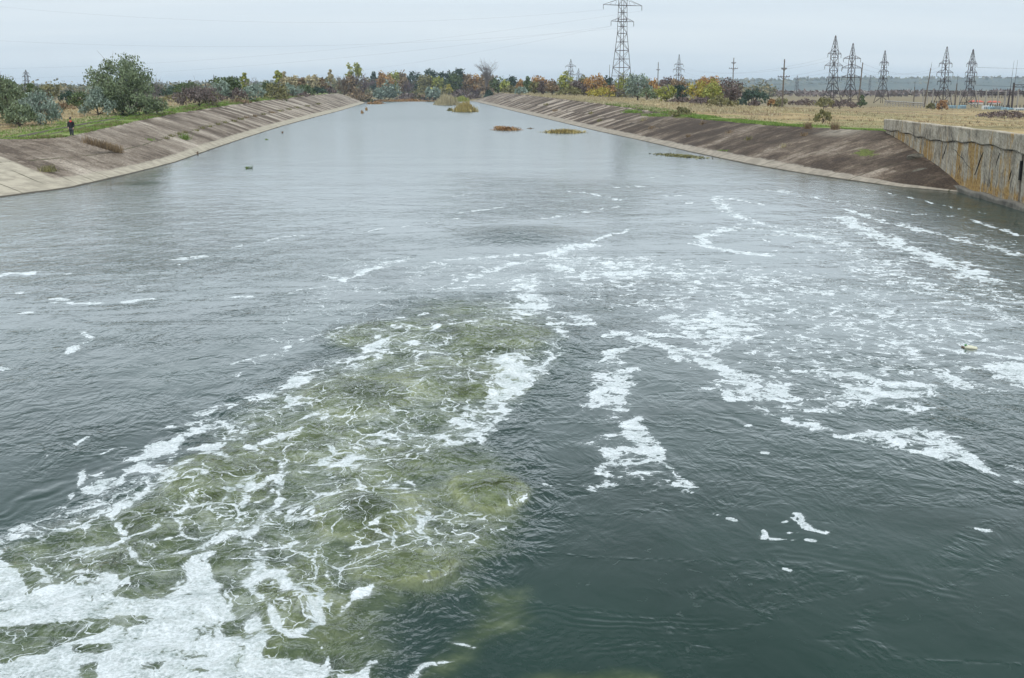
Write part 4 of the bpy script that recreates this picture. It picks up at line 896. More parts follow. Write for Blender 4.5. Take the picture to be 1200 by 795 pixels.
# right of the channel
for px, tp, ww, D, k, lb, sh in ((584, 88, 18, 520, 'green', 'green tree right of the bare giant, yellow at the edge', 'round'), (591, 92, 12, 500, 'lime', 'yellow-green tree left of the dark dome tree', 'round'), (600, 88, 14, 560, 'pine', 'dark dome-shaped tree on the right bank', 'round'),
      (599, 99, 18, 440, 'olive', 'dull olive bush under the dark dome tree', 'bush'), (609, 93, 8, 540, 'orange', 'small orange tree right of the dark dome', 'round'), (611, 101, 14, 400, 'silver', 'low blue-green bush on the right bank crest', 'bush'),
      (619, 90, 14, 500, 'green', 'pointed green tree right of the small orange one', 'cone'), (627, 95, 14, 430, 'olive', 'olive brown tree left of the two-tone one', 'round'), (632, 86, 18, 470, 'orange', 'two-tone tawny tree with a bare tip', 'round'), (637, 93, 14, 420, 'mauve', 'grey-brown tree beside the two-tone one', 'round'),
      (647, 94, 15, 400, 'brown', 'rust coloured round tree left of the bright green one', 'round'), (663, 83, 17, 400, 'lime', 'bright green tree left of the distant pylon', 'round'), (668, 100, 26, 380, 'olive', 'dull olive bush below the bright green tree', 'bush'),
      (676, 93, 16, 385, 'mauve', 'dark purple-brown tree right of the bright green one', 'round'), (685, 87, 14, 410, 'olive', 'tall grey-green tree behind the purple-brown one', 'round'), (691, 96, 16, 390, 'mauve', 'dark brown tree left of the big orange one', 'round'),
      (698, 86, 24, 370, 'orange', 'big orange tree left of the tall pylon', 'round'), (704, 100, 28, 345, 'yellow', 'yellow-green bush in front of the big orange tree', 'bush'), (712, 88, 12, 420, 'pine', 'dark treetop right of the big orange tree', 'round'), (714, 96, 14, 370, 'orange', 'tawny tree just left of the tall pylon', 'round'),
      (730, 85, 20, 380, 'lime', 'green and yellow tree behind the legs of the tall pylon', 'round'), (724, 103, 20, 370, 'olive', 'dark low bush between the legs of the tall pylon', 'bush'), (748, 84, 26, 290, 'silver', 'big silver-green willow right of the tall pylon', 'round'), (758, 100, 20, 285, 'willow', 'grey-green skirt bush right of the big silver willow', 'bush'),
      (764, 91, 16, 380, 'orange', 'rusty tree right of the big silver willow', 'round'), (781, 89, 16, 390, 'mauve', 'brown tree behind the yellow-green ball bush', 'round'), (781, 99, 23, 262, 'lime', 'yellow-green ball-shaped bush on the right bank', 'round'), (797, 99, 16, 300, 'pine', 'dark green tree right of the ball-shaped bush', 'round'),
      (797, 89, 20, 350, 'brown', 'brown treetop under the distant pylon', 'round'), (799, 113, 26, 262, 'mauve', 'low purple-brown bush right of the ball-shaped bush', 'bush'), (830, 88, 34, 285, 'orange', 'rusty tree crowning the yellow clump', 'round'),
      (818, 94, 24, 262, 'yellow', 'brightest yellow tree of the right bank', 'round'), (836, 95, 24, 258, 'lime', 'yellow-olive tree right of the brightest yellow one', 'round'), (856, 91, 26, 275, 'mauve', 'purple-brown tree at the right of the yellow clump', 'round'), (846, 110, 32, 215, 'olive', 'olive bush in front of the yellow clump', 'bush'),
      (821, 112, 22, 235, 'mauve', 'dark purple bush at the left foot of the yellow tree', 'bush'), (884, 101, 34, 290, 'pine', 'wide dark green bush right of the yellow clump', 'bush'), (884, 116, 12, 270, 'mauve', 'small brown bush before the wide dark green one', 'bush'), (904, 111, 7, 300, 'orange', 'tiny orange bush right of the wide dark green bush', 'bush'),
      (914, 111, 16, 330, 'olive', 'dull olive bush left of the wooden pole', 'bush'), (1010, 109, 9, 400, 'green', 'small green bush behind the leaning pole', 'bush')):
    bush = sh == 'bush'; T(px, tp, ww, D, k, lb, sh, cat='bush' if bush else 'tree', h0=0. if bush else .06)
for px, tp, ww, D, k, lb, bs in ((946, 115, 36, 330, 'mauve', 'dark purple bramble thicket left of the two near pylons', 124), (966, 112, 24, 318, 'olive', 'green-brown bramble thicket under the leftmost near pylon', 127), (985, 115, 34, 322, 'mauve', 'dark purple thicket between the feet of the two near pylons', 127),
      (1105, 116, 12, 335, 'rust', 'rust red bush at the foot of a substation pylon', 129), (1178, 129, 56, 190, 'mauve', 'long dark brown hedge of brambles before the substation', 138), (1205, 131, 40, 185, 'mauve', 'dark brown brambles at the right edge of the picture', 139), (1092, 121, 12, 360, 'olive', 'small bush left of the rust red one', 128)):
    T(px, tp, ww, D, k, lb, 'bush', cat='bush', h0=0., base=bs)
T(798, 123, 27, 158, 'olive', 'rounded olive bush at the edge of the right bank', 'bush', cat='bush', h0=0., base=139, up=.7, clumps=30)
T(965, 126, 22, 128, 'olive', 'loose stand of tall green-brown weeds in the dry field', 'bush', cat='plant', name='weed_clump', h0=0., dens_=.35, up=1.)
# a wood too far off to count
pts = []; rs = np.random.default_rng(5)
for i in range(900):
    px = rs.uniform(-60, 905); D = rs.uniform(830, 1150); xx, yy_, _ = un(px, 100, D=D); zb = 0; hh_ = rs.uniform(6, 11)+(4 if px < 560 and px > 330 else 0)
    if px > 590: hh_ *= .95
    k = rs.normal(size=(46, 3))*np.array([2.8, 2.8, .30*hh_])+np.array([xx, yy_, hh_*.45]); pts.append(k)
p = np.concatenate(pts); p[:, 2] = np.clip(p[:, 2], 0, 14); V_, Q_ = quads_from(p, 1.7, 1.3, rs)
M['wood'] = leaf_mat('far_wood', [(.04, .06, .03), (.10, .11, .05), (.20, .17, .075), (.32, .23, .10)])
o = np_mesh('far_wood', V_, Q_, M['wood']); tag(o, 'distant mixed autumn wood behind the canal', 'wood', kind='stuff')
# bramble and grass line on the old railway embankment
rsd = np.random.default_rng(8); k = []
for i in range(1500):
    px = rsd.uniform(880, 1260); xx, yy_, _ = un(px, 100, D=rsd.uniform(880, 940)); k.append((xx, yy_, rsd.uniform(1.2, 4.6)))
V_, Q_ = quads_from(np.array(k), 2.2, 2.0, rsd); o = np_mesh('scrub', V_, Q_, M['mauve']); tag(o, 'thin dark line of scrub across the far side of the dry field', 'scrub', kind='stuff')

# ------------------------------------------------------------------ hills on the horizon
hx = np.linspace(-5200, 6200, 240); hv = []; 
for j, (dy, s_) in enumerate(((0, 0.), (60, .5), (160, .85), (320, 1.), (900, .9), (1500, 0.))):
    ang = hx/5000.
    hgt_ = 30+12*fbm(hx/700., hx*0+2.2, 3)+sm(200, 2600, hx)*16-sm(-200, -1500, hx)*12
    bumps = 3.5*fbm(hx/45., hx*0+j*3.1, 3) if 0 < s_ else 0
    hv.append(np.stack([hx*(1+dy/9000.), 3900+dy-hx*hx/30000*0+0*hx, hgt_*s_+bumps-2+0*hx], -1))
mh, t, b, _ = new_mat('wooded_hill'); P = geo_pos(t); nn = noise(t, mapping(t, P, (1, .3, 2)), .035, 6, .7)
L(t, ramp(t, nn, [(.35, (.02, .035, .028)), (.5, (.04, .055, .035)), (.62, (.08, .08, .045)), (.74, (.14, .10, .05))]), b.inputs['Base Color']); b.inputs['Roughness'].default_value = .95
o = np_mesh('hills', np.concatenate(hv), grid_q(6, 240), mh); o['kind'] = 'structure'
pk = []
for i in range(9000):
    xx = rsd.uniform(-3600, 5200); hgt_ = float(30+12*fbm(np.array([xx/700.]), np.array([2.2]), 3)[0]+sm(200, 2600, xx)*16-sm(-200, -1500, xx)*12); s_ = rsd.uniform(.05, 1.); pk.append((xx, 3900+{True: 60+s_*240, False: 300}[s_ < 1], hgt_*min(1, .35+s_*.62)+rsd.uniform(-2, 5)))
V_, Q_ = quads_from(np.array(pk), 16, 1.2, rsd); o = np_mesh('hill_wood', V_, Q_, M['wood']); tag(o, 'blue hazy wood covering the hills on the horizon', 'wood', kind='stuff')

# ------------------------------------------------------------------ pylons and poles
def lattice(mb, z0, z1, w0, w1, n, r, rb=None, cross=True):
    rb = rb or r*.6; c = [(-1, -1), (1, -1), (1, 1), (-1, 1)]
    for i in range(n):
        a = z0+(z1-z0)*i/n; e = z0+(z1-z0)*(i+1)/n; wa = (w0+(w1-w0)*i/n)/2; we = (w0+(w1-w0)*(i+1)/n)/2
        for k in range(4):
            p = c[k]; q = c[(k+1) % 4]
            mb.bar((p[0]*wa, p[1]*wa, a), (p[0]*we, p[1]*we, e), r)
            if cross:
                if (i+k) % 2: mb.bar((p[0]*wa, p[1]*wa, a), (q[0]*we, q[1]*we, e), rb)
                else: mb.bar((q[0]*wa, q[1]*wa, a), (p[0]*we, p[1]*we, e), rb)
            mb.bar((p[0]*we, p[1]*we, e), (q[0]*we, q[1]*we, e), rb)
ARMS = {}
def pylon(px, top, D, label, arms, base_w, body_w, splay_h, tip_h, rz=.6, th=.10, base=None, mat='steel_dark', ins=True, group=None, ztop=None, key=None):
    x_, y_, zt = un(px, top, D=D); zb = gz(x_, y_)
    if base: x_, y_, zb = un(px, base, D=D)
    if ztop: zt = ztop
    h = zt-zb; r = empty('pylon', (x_, y_, zb), label, 'pylon', group, rz)
    m = MB(); lattice(m, 0, splay_h*h, base_w, body_w, 3 if h < 28 else 8, th, th*.6); o = m.build('leg_frame', M[mat], r)
    m = MB(); lattice(m, splay_h*h, tip_h*h, body_w, body_w*.82, max(4, int((tip_h-splay_h)*h/1.8)), th*.85, th*.55); m.build('mast', M[mat], r)
    m = MB(); lattice(m, tip_h*h, h, body_w*.82, .15, 4, th*.7, th*.4); m.build('peak', M[mat], r)
    for z, hs in arms:
        zz = (un(px, z, D=D)[2]-zb) if z > 1 else z*h
        m = MB()
        for s in (-1, 1):
            for q in (-1, 1):
                m.bar((0, q*body_w*.4, zz), (s*hs, 0, zz+.05), th*.6); m.bar((s*body_w*.4, q*body_w*.4, zz+hs*.28), (s*hs, 0, zz+.1), th*.4)
            for f in (.4, .7): m.bar((s*hs*f, body_w*.4*(1-f), zz), (s*hs*f, -body_w*.4*(1-f), zz), th*.35); m.bar((s*hs*f, 0, zz), (s*hs*f*.8, 0, zz+hs*.28*(1-f)+.1), th*.3)
        m.build('crossarm', M[mat], r)
        if ins:
            for s in (-1, 1):
                mi = MB(); Li = min(1.3, h*.05)
                for k in range(5): mi.bar((s*hs, 0, zz-.1-Li*k/5), (s*hs, 0, zz-.1-Li*(k+.6)/5), .13, .07, 6)
                mi.bar((s*hs, 0, zz), (s*hs, 0, zz-Li), .035)
                mi.build('insulator', M['insulator'], r)
                cs_, sn = math.cos(rz), math.sin(rz); ARMS.setdefault(key or label, []).append((x_+s*hs*cs_, y_+s*hs*sn, zb+zz-Li-.1))
    return r
pylon(727.5, 118.5, 345, 'tallest lattice pylon behind the right bank, its top cut by the frame', [(25.5, 3.9), (6.5, 6.6), (-12, 4.2)], 5.4, 2.1, .56, .9, rz=.35, th=.105, base=118.8, mat='steel', ztop=38, key='A')
pylon(974.5, 42, 372, 'tallest of the near right pylons, first from the left, three arms', [(63.5, 3.6), (77.5, 4.9), (91.5, 3.5)], 4.6, 2.0, .30, .78, th=.12, group=None, base=122, key='T1')
pylon(995, 51, 372, 'second near right pylon, standing beside the tallest one', [(69, 3.4), (80, 3.9), (91, 3.6)], 4.8, 1.7, .36, .78, th=.12, rz=.3, base=126, key='T2')
pylon(1033, 59.5, 440, 'lone smaller lattice pylon left of the substation', [(74, 2.5), (84, 2.8), (93, 2.6)], 4.2, 1.6, .38, .78, th=.12, rz=.5, base=121, key='T3')
pylon(1104, 55, 390, 'dark pylon at the left of the substation, with the rust red bush at its foot', [(75, 3.1), (85.5, 3.9), (96, 3.3)], 4.8, 1.8, .35, .78, th=.12, rz=.4, base=128, key='T4')
pylon(1134.5, 58, 390, 'dark pylon standing in front of the red-roofed substation building', [(75, 3.3), (85.5, 3.8), (96, 3.5)], 4.8, 1.8, .35, .78, th=.12, rz=.6, base=128, key='T5')
pylon(796, 64, 620, 'distant pylon above the brown treetops right of the tallest pylon', [(76, 3.4), (82, 4.4), (89, 3.6)], 4.6, 2.0, .35, .72, th=.13, key='T6')
pylon(669, 69.5, 720, 'distant pylon above the bright green tree', [(78, 4.4), (88, 3.), (84, 2.4)], 4.5, 2.1, .35, .8, th=.13, key='T7')
pylon(678, 80.5, 1050, 'faint distant pylon just right of the one above the bright green tree', [(88, 6.), (92, 4.)], 5, 2.5, .3, .8, th=.17, ins=False)
pylon(30, 82, 640, 'distant pylon between the leftmost willows', [(86, 1.6), (90, 2.2), (95, 1.8)], 4.5, 2., .3, .8, th=.13, key='TL')
pylon(934.5, 88.5, 1300, 'faint hazy pylon far off, right of the wooden pole', [(93, 2.6), (97, 3.4), (101, 2.6)], 6, 3, .3, .75, th=.16, ins=False)
pylon(1020, 88, 1300, 'faint hazy pylon far off, left of the lone smaller pylon', [(96, 2)], 5, 2, .2, .7, th=.13, ins=False)
pylon(250.5, 88, 900, 'thin far mast over the rounded pale green tree', [(93, .8)], 1.6, 1.0, .2, .8, th=.12, ins=False)
def pole(px, top, D, label, base=None, arms=(), lean=0., r=.16, mat='wood_pole', name='utility_pole', cat='pole', spire=0.):
    x_, y_, zt = un(px, top, D=D); zb = gz(x_, y_)
    if base: zb = un(px, base, D=D)[2]
    h = zt-zb; rt = empty(name, (x_, y_, zb), label, cat)
    m = MB(); m.tube([(0, 0, -.3), (lean*h*.5, 0, h*.5), (lean*h, 0, h)], [r*1.25, r, r*.75], 7); m.build('shaft', M[mat], rt)
    for za, hs in arms:
        zz = un(px, za, D=D)[2]-zb; m = MB(); m.bar((lean*zz-hs, 0, zz), (lean*zz+hs, 0, zz), .09); m.bar((lean*zz-hs*.5, 0, zz), (lean*zz, 0, zz-.8), .05); m.bar((lean*zz+hs*.5, 0, zz), (lean*zz, 0, zz-.8), .05); c_ = m.build('crossarm', M['steel_dark'], rt)
        for s in (-1, -.5, .5, 1): mi = MB(); mi.tube([(lean*zz+s*hs, 0, zz), (lean*zz+s*hs, 0, zz+.15), (lean*zz+s*hs, 0, zz+.35)], [.05, .11, .05], 6); mi.build('insulator', M['insulator'], c_)
    if spire: m = MB(); m.tube([(lean*h, 0, h-.2), (lean*(h+spire), 0, h+spire)], [.07, .03], 5); m.build('lightning_rod', M['steel_dark'], rt)
    return rt
pole(919.5, 69.5, 300, 'brown wooden utility pole with a crossarm, alone in the dry field', 124.5, [(90.3, 1.5), (81, .7)], r=.20)
pole(1009, 73.5, 345, 'leaning bare pole between the near pylons and the lone smaller one', 119, lean=.05, r=.19, mat='wood_pole')
pole(860, 68, 430, 'utility pole rising behind the yellow clump', None, [(80.5, 1.6), (74, .8)], r=.2)
pole(771.5, 73, 560, 'thin distant pole right of the tallest pylon', None, [(82, .9)], r=.22)
pole(714.5, 76, 600, 'thin distant mast hugging the left side of the tallest pylon', None, [], r=.14)
pole(1086.5, 80, 400, 'leaning dark mast left of the substation pylons', 126, lean=.10, r=.22, spire=2.)
pole(898, 94, 900, 'tiny far pole before the hazy hills, left of the wooden pole', None, [(96, .8)], r=.2)
pole(1183, 104, 380, 'lattice-topped lightning mast at the right of the substation', 128, lean=.045, r=.28, spire=9.0, mat='steel_dark', name='lightning_mast', cat='mast')
pole(1121, 98, 400, 'dark post with a lightning rod between the substation pylons', 128, lean=.02, r=.24, spire=3.2, name='lightning_mast', cat='mast')
pole(1072, 102, 430, 'leftmost substation post with a rod on top', 126, lean=.0, r=.2, spire=2.2, name='lightning_mast', cat='mast')
pole(1188, 99, 365, 'lightning mast next to the rightmost portal of the substation', 130, lean=.035, r=.26, spire=7.5, name='lightning_mast', cat='mast')
# substation portals
gl = ['first from the left', 'second from the left', 'third from the left, between the two pylons', 'fourth, behind the red-roofed building', 'fifth, right of the red-roofed building', 'sixth, left of the lightning masts']
def portal(pxa, pxb, top, base, D, label, r=.2):
    a = un(pxa, base, D=D); c = un(pxb, base, D=D); zt = un(pxa, top, D=D)[2]; zb = a[2]
    rt = empty('busbar_portal', a, label, 'portal', 'portal frames of the substation'); d = Vector(c)-Vector(a); d.z = 0; h = zt-zb
    for q in (Vector((0, 0, 0)), d): m = MB(); m.tube([q+Vector((0, 0, -.5)), q+Vector((0, 0, h+.6))], [r*1.15, r*.9], 6); m.build('post', M['conc_pole'] if r < .24 else M['steel_dark'], rt)
    m = MB(); n = 8; u = d/n
    for z in (h, h-.7):
        m.bar(Vector((0, 0, z)), d+Vector((0, 0, z)), .09)
    for i in range(n): m.bar(u*i+Vector((0, 0, h if i % 2 else h-.7)), u*(i+1)+Vector((0, 0, h-.7 if i % 2 else h)), .05)
    m.build('beam', M['steel_dark'], rt)
    for f in (.2, .5, .8):
        m = MB(); q = d*f+Vector((0, 0, h-.7))
        for k in range(4): m.bar(q+Vector((0, 0, -.35*k)), q+Vector((0, 0, -.35*k-.22)), .16, .09, 6)
        m.build('insulator', M['insulator'], rt)
for i, (a, c, tp, bs, D) in enumerate(((1081, 1092, 106, 127, 420), (1092, 1108, 106.5, 127, 425), (1110, 1124, 107, 127.5, 415), (1142, 1154, 107.5, 129, 400), (1154, 1168, 108, 129, 398), (1168, 1177, 108.5, 130, 390))):
    portal(a, c, tp, bs, D, 'concrete and steel portal of the substation, '+gl[i])
portal(1185, 1240, 99.5, 131, 350, 'tall portal with a thick brown beam at the right edge of the substation', .26)
for i, (a, c, tp, bs, D) in enumerate(((1086, 1100, 108, 125, 470), (1100, 1114, 108, 125, 470), (1118, 1132, 108.5, 126, 465), (1146, 1162, 109, 126, 460), (1162, 1176, 109, 126, 458), (1176, 1192, 109, 127, 455))):
    portal(a, c, tp, bs, D, 'low rear portal of the substation, '+['leftmost', 'second from the left', 'between the two pylons', 'above the first red roof', 'above the second red roof', 'rightmost'][i], .17)
portal(1191, 1204, 107, 130, 375, 'lower portal standing under the thick brown beam')
M['white_paint'] = simple('white_render', (.68, .69, .68), .8, .1, 1.2); M['blue_paint'] = simple('pale_blue_paint', (.28, .46, .55), .55, .2, 1.5)
M['red_roof'] = simple('red_roof', (.50, .10, .055), .7, .2, 1); M['dark_glass'] = simple('dark_opening', (.03, .035, .04), .4, .2, 2); M['grey_metal'] = simple('grey_metal', (.22, .27, .29), .6, .25, 1.5)
def hut(px0, px1, top, base, D, label, wall_m, roof_m, cat='building', name='substation_building', wins=2):
    a = un(px0, base, D=D); c = un(px1, base, D=D); w_ = (Vector(c)-Vector(a)).length; h = un(px0, top, D=D)[2]-a[2]
    r = empty(name, ((a[0]+c[0])/2, (a[1]+c[1])/2, a[2]), label, cat, None, -YAW-.06)
    m = MB(); m.box(-w_/2, w_/2, -.0, 4, -.5, h*.82); m.build('walls', M[wall_m], r)
    m = MB(); m.box(-w_/2-.25, w_/2+.25, -.3, 4.3, h*.823, h*.90); o_ = len(m.V)
    m.V += [Vector(v) for v in ((-w_/2-.25, -.3, h*.905), (w_/2+.25, -.3, h*.905), (w_/2+.25, 4.3, h*.905), (-w_/2-.25, 4.3, h*.905), (-w_/2+.3, 2, h*1.08), (w_/2-.3, 2, h*1.08))]
    m.F += [(o_, o_+1, o_+5, o_+4), (o_+2, o_+3, o_+4, o_+5), (o_+1, o_+2, o_+5), (o_+3, o_, o_+4), (o_+3, o_+2, o_+1, o_)]; m.build('roof', M[roof_m], r)
    for k in range(wins):
        m = MB(); xw = -w_/2+w_*(k+.5)/wins; m.box(xw-w_*.13, xw+w_*.13, -.05, .03, h*.3, h*.6); m.build('window', M['dark_glass'], r)
hut(1139, 1151, 118.5, 127.5, 470, 'white substation building with a flat bright red roof', 'white_paint', 'red_roof')
hut(1161, 1171, 119, 127, 480, 'second red-roofed white building, right of the first and partly hidden', 'white_paint', 'red_roof')
def transformer(px, top, base, D, w_, label, mat):
    a = un(px, base, D=D); h = un(px, top, D=D)[2]-a[2]; r = empty('transformer', a, label, 'transformer', None, -YAW)
    m = MB(); m.box(-w_/2, w_/2, 0, 1.6, 0, h*.6); m.build('tank', M[mat], r)
    for k in range(3):
        q = -w_/2+w_*(k+.5)/3; m = MB(); m.tube([(q, .8, h*.6), (q+.1*(k-1), .8, h)], [.16, .09], 6); m.build('bushing', M['insulator'], r)
    m = MB()
    for k in range(5): m.box(-w_/2+w_*k/5+.05, -w_/2+w_*(k+.6)/5, -.35, -.01, h*.08, h*.5)
    m.build('radiator', M['grey_metal'], r)
for px, tp, bs, D, w_, lb, mt in ((1095, 118, 127, 380, 2.4, 'grey transformer left of the rust red bush', 'grey_metal'), (1116, 121, 128, 375, 2.6, 'light blue transformer between the two substation pylons', 'blue_paint'), (1128, 120, 129, 372, 2.2, 'blue-grey transformer at the left foot of the pylon by the red roof', 'blue_paint'),
      (1158, 120, 130, 360, 3.0, 'white and blue transformer right of the first red-roofed building', 'white_paint'), (1164, 122, 130, 358, 2.2, 'small blue transformer beside the white and blue one', 'blue_paint'), (1180, 123, 131, 350, 2.6, 'blue transformer under the lightning masts', 'blue_paint'), (1187, 124, 131, 345, 2.4, 'bright blue transformer right of the one under the masts', 'blue_paint'),
      (1196, 123, 132, 340, 3.0, 'white transformer at the right edge of the substation', 'white_paint'), (1172, 121, 130, 355, 2.0, 'grey transformer left of the lightning masts', 'grey_metal'), (1109, 120, 127, 400, 2., 'small grey transformer right of the rust red bush', 'grey_metal')):
    transformer(px, tp, bs, D, w_, lb, mt)
r = empty('concrete_fence', un(1037, 123, D=400), 'low grey concrete fence on posts at the left of the substation', 'fence')
a0 = Vector(un(1037, 123, D=400)); a1 = Vector(un(1082, 126, D=380)); dd = (a1-a0); n = 14; m = MB()
m.bar(Vector((0, 0, 1.3)), dd+Vector((0, 0, 1.3)), .22); m.bar(Vector((0, 0, .7)), dd+Vector((0, 0, .7)), .12); m.build('rail', M['conc_pole'], r)
for i in range(n+1): m = MB(); m.bar(dd*(i/n)+Vector((0, 0, -.3)), dd*(i/n)+Vector((0, 0, 1.6)), .14); m.build('post', M['conc_pole'], r)
# cables
def cable(a, c, sag, label, group, rad=.016):
    a = Vector(a); c = Vector(c); mid = (a+c)/2; m = MB(); pts = []
    for i in range(41):
        f = i/40; q = a.lerp(c, f); q.z -= sag*4*f*(1-f); pts.append(q-a)
    m.tube(pts, rad, 4); o = m.build('power_cable', M['wire']); o.location = a; tag(o, label, 'cable', group)
A = ARMS.get('A', []); TL = ARMS.get('TL', []); G1 = 'cables from the tallest pylon across the canal'
A0 = sorted(A, key=lambda q: q[2])
ends = [un(-260, 60, D=420), un(-300, 42, D=400), un(-330, 90, D=430), un(-340, 20, D=330), un(-300, -30, D=300), un(-300, 75, D=420)]
for i, e in enumerate(ends):
    cable(A0[i % len(A0)], e, 6+i*.3, ['lowest thin cable sagging left from the tallest pylon', 'second lowest cable sagging left from the tallest pylon', 'thin cable to the left from the lower arm of the tallest pylon, third up', 'cable leaving the wide upper arm of the tallest pylon to the left', 'uppermost cable crossing the sky in the top left corner', 'cable just under the uppermost one across the left sky'][i], G1, .009)
for i in range(min(3, len(TL)//2)): cable(A0[i], TL[i*2], 9, 'thin cable from the tallest pylon to the distant pylon between the left willows', 'cables to the distant left pylon', .009)
def string(k1, k2, n, sag, lb):
    a = sorted(ARMS[k1], key=lambda q: (q[2], q[0])); c = sorted(ARMS[k2], key=lambda q: (q[2], q[0]))
    for i in range(min(n, len(a), len(c))): cable(a[i], c[i], sag, lb, lb+'s', .016)
string('T1', 'T6', 6, 4, 'faint cable from the first near pylon to the distant one left of it')
string('T3', 'T7', 4, 8, 'faint cable from the lone smaller pylon away to the left')
string('T2', 'T4', 6, 3, 'faint cable between the second near pylon and the substation')
for q in sorted(ARMS['T5'], key=lambda q: q[2]): cable(q, (q[0]+90, q[1]-40, q[2]+3), 2, 'faint cable running right from the pylon by the red roof', 'cables leaving at the right', .022)

# ------------------------------------------------------------------ reeds, weeds, floating plants
def blades(name, mat, pts, hh, wd, rs, lean=.3, parent=None, n_per=1):
    n = len(pts); d = rs.normal(size=(n, 2))*lean; h = hh*rs.uniform(.35, 1.2, n); a = rs.uniform(0, 2*np.pi, n); w2 = wd*rs.uniform(.6, 1.4, n)/2
    dx = np.cos(a)*w2; dy = np.sin(a)*w2; P0 = pts
    V_ = np.stack([np.stack([P0[:, 0]-dx, P0[:, 1]-dy, P0[:, 2]], -1), np.stack([P0[:, 0]+dx, P0[:, 1]+dy, P0[:, 2]], -1), np.stack([P0[:, 0]+d[:, 0]*h+dx*.3, P0[:, 1]+d[:, 1]*h+dy*.3, P0[:, 2]+h], -1), np.stack([P0[:, 0]+d[:, 0]*h*.8-dx*.5, P0[:, 1]+d[:, 1]*h*.8-dy*.5, P0[:, 2]+h*.8], -1)], 1).reshape(-1, 3)
    return np_mesh(name, V_, np.arange(4*n).reshape(-1, 4), mat, parent)
def reed_bed(px, py, wpx, hpx, label, k, seed, depth=2., n=900, lean=.15, name='reed_clump'):
    c = un(px, py); D = math.hypot(c[0], c[1]); rw = wpx*D/1343/2; rs = np.random.default_rng(seed); q = rs.normal(size=(n, 2))*.46
    q = q[np.hypot(q[:, 0], q[:, 1]) < 1.4]
    p = np.stack([q[:, 0]*rw, q[:, 1]*depth, np.full(len(q), -.05)], -1); h = hpx*D/1375
    hr_ = h*np.exp(-.55*np.hypot(q[:, 0], q[:, 1])**2)*(.75+.5*fbm(q[:, 0]*2.2+seed, q[:, 1]*2, 2)); o = blades(name, M[k], p, hr_, D/1343*.8, rs, lean); o.location = (c[0], c[1], 0); tag(o, label, 'reeds'); return o
reed_bed(545.5, 131, 24, 14, 'golden reed clump standing in the far water', 'reed', 1, 6, 1500)
reed_bed(524, 123, 24, 15, 'tall pale green reed bed at the far right shore', 'straw', 2, 14, 1800, .08)
reed_bed(540, 119, 16, 8, 'yellow-green reeds behind the golden clump', 'lime', 3, 12, 900, .1)
reed_bed(594, 152.5, 32, 6, 'rust coloured flattened reed patch in mid channel, left of the yellow one', 'rust', 4, 3.2, 900, .9)
reed_bed(585, 150, 12, 3.5, 'small orange wisp of reeds joined to the rust patch', 'orange', 14, 2., 300, .9)
reed_bed(661, 155.5, 46, 6, 'yellow flattened reed mat floating by the right bank', 'reed', 5, 3.4, 1500, 1.0)
reed_bed(621, 151, 8, 2, 'tiny dark wisp of reeds between the rust and the yellow patches', 'brown', 15, 1.5, 120, .9)
reed_bed(527, 130, 6, 5, 'small dark tuft left of the golden reeds', 'olive', 6, 2, 200)
reed_bed(440, 122, 20, 4, 'low brown reed spit at the tip of the left bank', 'rust', 7, 10, 500, .5)
reed_bed(424.5, 133, 3, 5, 'first orange tuft in the water off the left bank tip', 'rust', 8, 1.2, 80)
reed_bed(429.5, 129.5, 3, 5, 'second, farther orange tuft in the water off the left bank tip', 'orange', 9, 1.2, 80)
reed_bed(470, 119, 90, 3.5, 'brown reed fringe along the far shoreline', 'rust', 10, 10, 2200, .3)
reed_bed(289.8, 197.5, 2.6, 5, 'left one of two small green plants in open water', 'grass', 11, .18, 40, .7, name='water_plant')
reed_bed(294.0, 197.5, 2.2, 4.5, 'right one of two small green plants in open water', 'green', 12, .18, 36, .7, name='water_plant')
reed_bed(312, 164, 3, 2.5, 'lone green tuft at the left waterline', 'grass', 13, .3, 60, .5, name='water_plant')
def weed(px, py, wpx, hpx, z, k, label, seed, n=220, lean=.25, depth=.25, grp=None):
    c = un(px, py, z); D = math.hypot(c[0], c[1]); rs = np.random.default_rng(seed); rw = wpx*D/1343/2
    q = rs.normal(size=(n, 2))*.5; p = np.stack([q[:, 0]*rw, q[:, 1]*depth, np.full(n, -.05)], -1)
    o = blades('weed_clump', M[k], p, hpx*D/1375, D/1343*.5, rs, lean); o.location = c; tag(o, label, 'weeds', grp)
# dry stalks in the joint below the person
pts = []; rs = np.random.default_rng(77)
for i in range(900):
    f = rs.uniform(0, 1)**.8; a = un(97, 167, 2.3); c = un(142, 180, 1.15); g_ = [a[j]+(c[j]-a[j])*f for j in range(3)]; pts.append((g_[0]+rs.normal()*.12, g_[1]+rs.normal()*.22, g_[2]+.02))
o = blades('dry_weeds', M['brown'], np.array(pts), .62, .035, rs, .16); tag(o, 'row of dry brown stalks in the slab joint just right of the person', 'weeds')
pts = []
for i in range(500):
    f = rs.uniform(0, 1); a = un(70, 161, 2.5); c = un(140, 180, 1.1); g_ = [a[j]+(c[j]-a[j])*f for j in range(3)]; pts.append((g_[0]+rs.normal()*.1, g_[1]+rs.normal()*.18, g_[2]))
o = blades('green_weeds', M['grass'], np.array(pts), .22, .05, rs, .5); tag(o, 'low green weeds at the foot of the dry stalks right of the person', 'weeds')
ZC = {}
def bz(side, yv, v):
    Tt = LB if side < 0 else RB; return (lerp_t(yv, Tt, 1)+(lerp_t(yv, Tt, 2)-lerp_t(yv, Tt, 1))*v, lerp_t(yv, Tt, 3)*v+.12*math.sin(v*math.pi))
